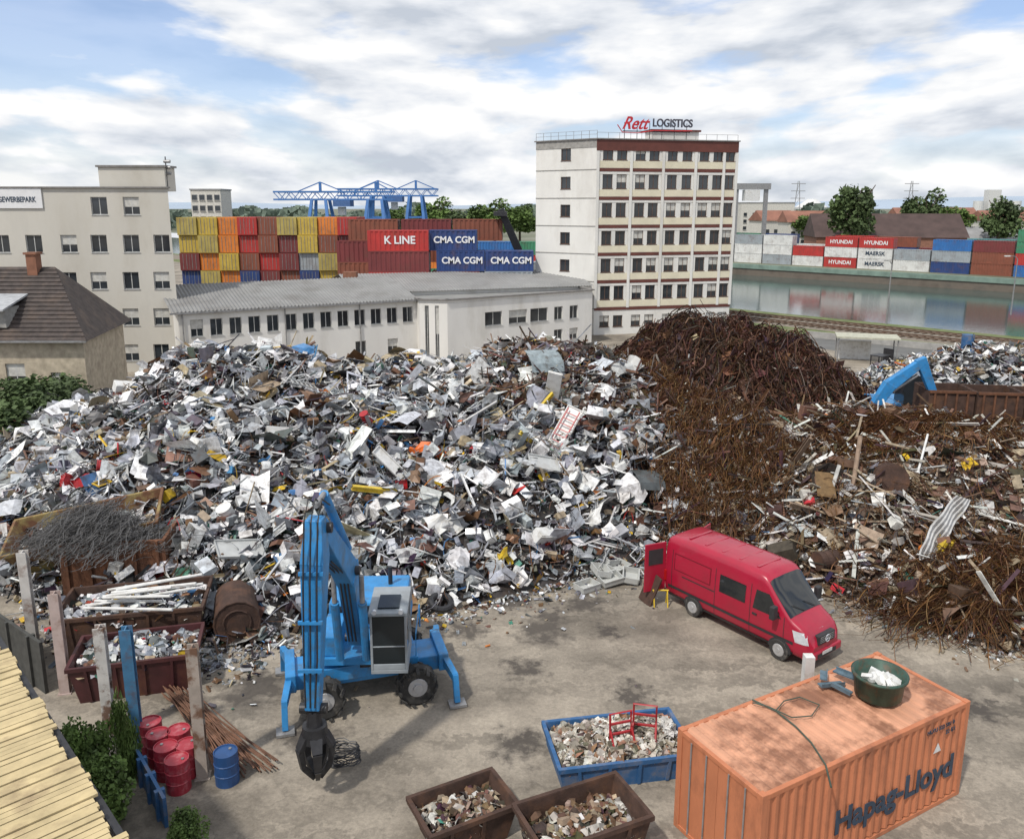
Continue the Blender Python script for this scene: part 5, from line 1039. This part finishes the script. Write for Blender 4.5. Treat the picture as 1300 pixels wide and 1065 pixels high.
# ---------------------------------------------------------------- notable scrap items
m_yel=mat('yellow_paint2',(.62,.45,.04),.5,0,.15,3,dirt=RUST,da=.5,dsc=2); m_org=mat('orange_paint',(.60,.13,.02),.5,0,.15,3); m_lg=mat('light_grey_sheet',(.46,.47,.46),.5,.1,.12,2,dirt=(.25,.2,.15),da=.5); m_wood=mat('weathered_wood',(.24,.17,.12),.85,0,.3,3)
MM={'w':m_white,'y':m_yel,'o':m_org,'g':m_lg,'r':m_red,'b':m_blue2,'k':m_dark,'u':m_rustd,'d':m_wood,'m':m_grey}
def item(kind,px,py,mk,L_,W_,rot,label,up_=.25,H_=.4):
    c=HP(px,py,up_); b=MB()
    M=Matrix.Rotation(rot[2],4,'Z')@Matrix.Rotation(rot[0],4,'X')@Matrix.Rotation(rot[1],4,'Y'); m=MM[mk]
    if kind=='beam':
        b.box(-L_/2,L_/2,-W_/2,W_/2,-.02,.02,M); b.box(-L_/2,L_/2,-.015,.015,.02,W_,M); b.box(-L_/2,L_/2,-W_/2,W_/2,W_,W_+.035,M); nm='steel_beam'; cat='beam'
    elif kind=='panel':
        b.box(-L_/2,L_/2,-W_/2,W_/2,-.02,.02,M)
        for s in(-1,1): b.box(-L_/2,L_/2,s*W_/2-.02,s*W_/2+.02,.02,.1,M); b.box(s*L_/2-.02,s*L_/2+.02,-W_/2+.02,W_/2-.02,.02,.1,M)
        nm='sheet_panel'; cat='panel'
    elif kind=='cabinet':
        b.box(-L_/2,L_/2,-W_/2,W_/2,-H_/2,H_/2,M); b.box(-L_/2+.05,L_/2-.05,-W_/2+.05,W_/2-.05,H_/2+.002,H_/2+.03,M); b.box(L_/2-.15,L_/2-.11,-.15,.15,H_/2+.03,H_/2+.06,M); nm='metal_cabinet'; cat='cabinet'
    elif kind=='ladder':
        for s in(-1,1): b.box(-L_/2,L_/2,s*W_/2-.025,s*W_/2+.025,-.04,.04,M)
        for k in range(int(L_/.3)): x=-L_/2+.15+k*.3; b.box(x-.02,x+.02,-W_/2+.025,W_/2-.025,-.02,.02,M)
        nm='ladder'; cat='ladder'
    elif kind=='drum':
        a=M@Vector((-L_/2,0,0));e=M@Vector((L_/2,0,0)); b.cyl(a,e,W_/2,n=18)
        for t_ in(.02,.33,.66,.98): q_=a.lerp(e,t_); d_=(e-a).normalized()*.015; b.cyl(q_-d_,q_+d_,W_/2+.02,n=18)
        nm='drum'; cat='drum'
    elif kind=='tyre':
        b.tube([M@Vector((L_/2*math.cos(k*.393),L_/2*math.sin(k*.393),0)) for k in range(16)],W_,n=8,closed=True); nm='tyre'; cat='tyre'
    elif kind=='crumple':
        v_,f_=gridT(6,5,lambda x,y:(x*L_+rnd.uniform(-.08,.08),y*W_+rnd.uniform(-.08,.08),.22*math.sin(x*9+py)+.18*math.cos(y*8+px)+rnd.uniform(-.06,.06))); b.add([M@Vector(q) for q in v_],[tuple(q) for q in f_]); nm='crumpled_sheet'; cat='sheet'
    elif kind=='pipe':
        b.cyl(M@Vector((-L_/2,0,0)),M@Vector((L_/2,0,0)),W_/2,n=10,cap=False); b.cyl(M@Vector((-L_/2,0,0)),M@Vector((-L_/2+.1,0,0)),W_/2+.03,n=10); nm='metal_pipe'; cat='pipe'
    tag(b.build(nm,m,loc=c),label,cat)
I=item
I('beam',475,637,'y',2.0,.16,(.3,.3,.5),'yellow steel beam jutting from the heap above the excavator cab',.4)
I('beam',690,525,'y',1.6,.14,(.2,-.7,.8),'yellow beam high on the heap left of the tall white panel',.4)
I('beam',668,570,'y',1.8,.12,(.2,.6,1.0),'thin yellow beam left of the red edged rack',.4)
I('crumple',545,580,'o',1.9,.9,(.4,.1,.1),'bright orange crumpled sheet in the middle of the heap',.3)
I('crumple',642,712,'y',.7,.4,(.5,.2,.1),'yellow crumpled piece near the foot of the heap right of the cab',.2)
I('panel',700,520,'w',3.0,.7,(.2,1.1,1.4),'long white panel standing upright near the right end of the heap',.7)
I('panel',716,560,'w',2.4,.8,(.3,-.9,1.1),'white panel with open frame leaning below the tall white one',.5)
I('ladder',715,562,'r',2.2,.6,(.3,-.9,1.1),'red edged rack lying on the leaning white panel',.65)
I('panel',497,605,'w',2.0,.5,(.4,.9,-.5),'narrow white sheet hanging above the excavator cab',.5)
I('panel',305,708,'g',1.7,1.0,(.3,.2,.5),'pale grey sheet at the foot of the heap left of the boom',.3)
I('panel',210,698,'w',1.5,1.0,(.35,-.1,.7),'white square sheet lying below the yellow hopper',.3)
I('panel',690,600,'g',1.4,.8,(.5,.3,.2),'grey rectangular panel right of the heap centre',.4)
I('panel',620,480,'w',1.8,.5,(.3,.2,.1),'white flat strip just below the crest of the heap',.4)
I('crumple',785,480,'g',2.6,1.3,(.4,-.3,.6),'large folded grey sheet at the upper right end of the metal heap',.5)
I('crumple',565,675,'w',1.4,1.0,(.7,.2,.5),'white bent sheet right of and above the cab',.4)
I('crumple',455,585,'w',1.2,.9,(.5,.4,.2),'white crumpled sheet right of the boom top',.4)
I('cabinet',690,690,'w',.9,.5,(.6,.3,.5),'white appliance casing near the foot of the heap left of the trays',.3,.5)
I('cabinet',545,470,'w',1.0,.6,(.3,.5,.2),'white box on the crest of the heap centre',.3,.5)
I('cabinet',355,560,'g',1.2,.7,(.5,.2,.3),'grey cabinet lying left of the boom top',.3,.4)
I('cabinet',160,500,'w',1.1,.7,(.3,.2,.6),'white cabinet on the left shoulder of the heap',.3,.5)
I('cabinet',255,575,'w',1.1,.45,(.4,.5,1.1),'white cabinet in the left half of the heap',.3,.4)
I('drum',288,660,'w',.6,.6,(.3,1.2,.4),'white round drum between hopper and boom',.3)
I('drum',135,600,'r',.7,.5,(.3,.2,.4),'red drum on the heap above the hopper',.25)
I('drum',465,537,'r',.6,.4,(.3,1.1,.4),'red canister right of the boom tip high on the heap',.25)
I('crumple',95,620,'r',1.1,.6,(.4,.2,.2),'crumpled red sheet at the left rim of the hopper',.3)
I('crumple',165,470,'r',.7,.6,(1.1,.2,.2),'red scrap piece on the left crest of the heap',.3)
I('ladder',395,500,'g',2.6,.5,(.3,.4,.7),'aluminium ladder on the heap above the boom',.4)
I('pipe',330,530,'w',2.4,.12,(.2,.4,.9),'white pipe in the upper left of the heap',.4)
I('pipe',600,540,'m',2.8,.16,(.2,-.5,.4),'long grey pipe in the middle of the heap',.4)
I('pipe',1170,590,'w',2.6,.1,(.2,-.5,1.1),'thin white pipe standing on the timber heap',.5)
I('tyre',185,718,'k',.8,.13,(.6,.1,.2),'black tyre beside the wire tangle',.2)
I('tyre',560,770,'k',.75,.12,(.3,.1,.2),'black tyre at the foot of the heap right of the cab',.12)
I('drum',1130,617,'u',.9,1.3,(.1,.2,1.3),'large rusty drum on the timber heap',.25)
I('drum',1048,720,'u',.9,.7,(1.4,.1,.3),'rusty drum behind the van roof',.3)
I('pipe',1085,610,'d',3.2,.2,(.2,-.8,1.3),'weathered timber pole leaning on the right heap',.6)
I('beam',1010,600,'d',3.4,.18,(.2,.9,1.5),'long timber beam standing between the wire heap and timber heap',.6)
I('beam',1020,660,'d',2.8,.16,(.3,.4,.6),'timber beam lying above the van roof',.4)
I('crumple',908,548,'w',.7,.6,(.6,.1,.3),'white scrap lump on the orange brown wire heap',.3)
I('crumple',1195,700,'y',.7,.5,(.5,.1,.3),'yellow fragment below the striped sheet',.25)
c=HP(1170,690,.3); t=thing('striped_awning','white and grey striped awning cloth hanging down the right heap','awning',c,.25)
for k in range(9):
    b=MB(); V=[]
    for i in range(13):
        tt=i/12; x=-1.3+2.9*tt**1.5 ; z=-.9+2.9*tt-.3*tt*tt; y=-.45+.85*tt+.05*math.sin(i*1.3+k*.5)
        for e_ in(0,1): w3=(k+e_)*.085*(1+.3*math.sin(tt*3)); V.append((x*.75+w3*.9,y-.6,z*.8-w3*.35+.3))
    b.add(V,[(2*i,2*i+1,2*i+3,2*i+2) for i in range(12)]); b.build('stripe',[m_white,m_grey][k%2],t)
# ---------------------------------------------------------------- far right yard
bx=thing('material_handler','blue scrap handler arm rising behind the timber heap at the right','excavator',(25.5,52,0))
def q_(px,py,Y=47): return PY(px,py,Y)-Vector((25.5,52,0))
b=MB(); b.beam(q_(1100,530),q_(1130,487),.4,.5,.5,.7,side=Vector((0,1,0))); b.beam(q_(1128,490),q_(1172,458),.45,.7,.4,.45,side=Vector((0,1,0))); b.build('boom',m_blue,bx,bev=.04)
b=MB(); b.beam(q_(1168,455),q_(1192,520),.4,.6,.3,.35,side=Vector((0,1,0))); b.build('stick',m_blue,bx,bev=.04)
b=MB(); b.cyl(q_(1120,505),q_(1165,476),.1,n=8); b.build('hydraulic_cylinder',m_grey,bx)
MB().box(-2.2,1.6,-1.4,1.4,1.2,2.4).build('machine_body',m_blue,bx); MB().box(-1,.4,-1.6,-.3,2.4,4.2).build('cab',glass,bx); MB().box(-2.6,2.4,-1.2,1.2,.6,1.15).build('chassis',m_dark,bx)
for x in(-1.7,1.7):
    for y in(-1.2,1.2): MB().cyl((x,y-.2,.6),(x,y+.2,.6),.6).build('wheel',m_black,bx)
for i in range(4):
    a=PY(1208,505,46.5); x=a.x+i*2.55; b=thing('scrap_bin',f'tall rust brown steel bin at the right edge, {ordn[i]} from the left','bin',(x,46.5-i*.5,0),-.12,'rust brown bins at the right'); m=MB(); m.box(-1.2,1.2,-.06,.06,0,4.1);m.box(-1.2,1.2,2.3,2.42,0,4.1);m.box(-1.26,-1.2,-.06,2.42,0,4.1);m.box(1.2,1.26,-.06,2.42,0,4.1); m.build('bin_walls',m_rustd,b)
    for k in range(4): r2=MB(); r2.box(-1.0+k*.6,-.9+k*.6,-.14,-.062,.1,4.0); r2.build('rib',m_rust,b)
    r2=MB(); r2.box(-1.26,1.26,-.16,-.062,4.0,4.15); r2.build('rim',m_rust,b)
c=P(1098,458); sh=thing('yard_shelter','small open shelter with pale roof beyond the dark brown tangle','shelter',(c.x,c.y,0),-.3)
MB().box(-2.8,2.8,-1.5,1.5,2.3,2.45).build('roof',mat('shelter_roof',(.42,.42,.33),.7),sh)
for x in(-2.6,2.6):
    for y in(-1.3,1.3): MB().box(x-.06,x+.06,y-.06,y+.06,0,2.3).build('post',m_grey,sh)
MB().box(-2.5,.5,.6,1.3,0,1.8).build('counter_wall',m_white,sh)
c=P(1116,482); fk=thing('forklift','small red forklift standing beside the shelter','forklift',(c.x,c.y,0),.6)
MB().box(-1,1,-.55,.55,.3,1.1).build('body',m_red,fk,bev=.06); b=MB()
for x in(-.7,.5):
    for y in(-.5,.5): b.box(x-.03,x+.03,y-.03,y+.03,1.1,2.1)
b.box(-.8,.6,-.55,.55,2.1,2.17); b.build('overhead_guard',m_dark,fk); MB().box(1.0,1.12,-.45,.45,.1,2.6).build('mast',m_dark,fk)
for x in(-.7,.7):
    for y in(-.55,.55): MB().cyl((x,y-.1,.28),(x,y+.1,.28),.28).build('wheel',m_black,fk)
b=MB(); b.box(-14,14,-.1,.1,0,.7); tag(b.build('yard_wall',m_conc,loc=(44,84,0),rz=-.72),'low concrete wall between the yard and the railway','wall')
barrel((PY(1228,438,64).x,64,float(hh(PY(1228,438,64).x,64))-.1),m_blue2,'blue drum lying atop the far silver heap',r=.45,h=1.1)
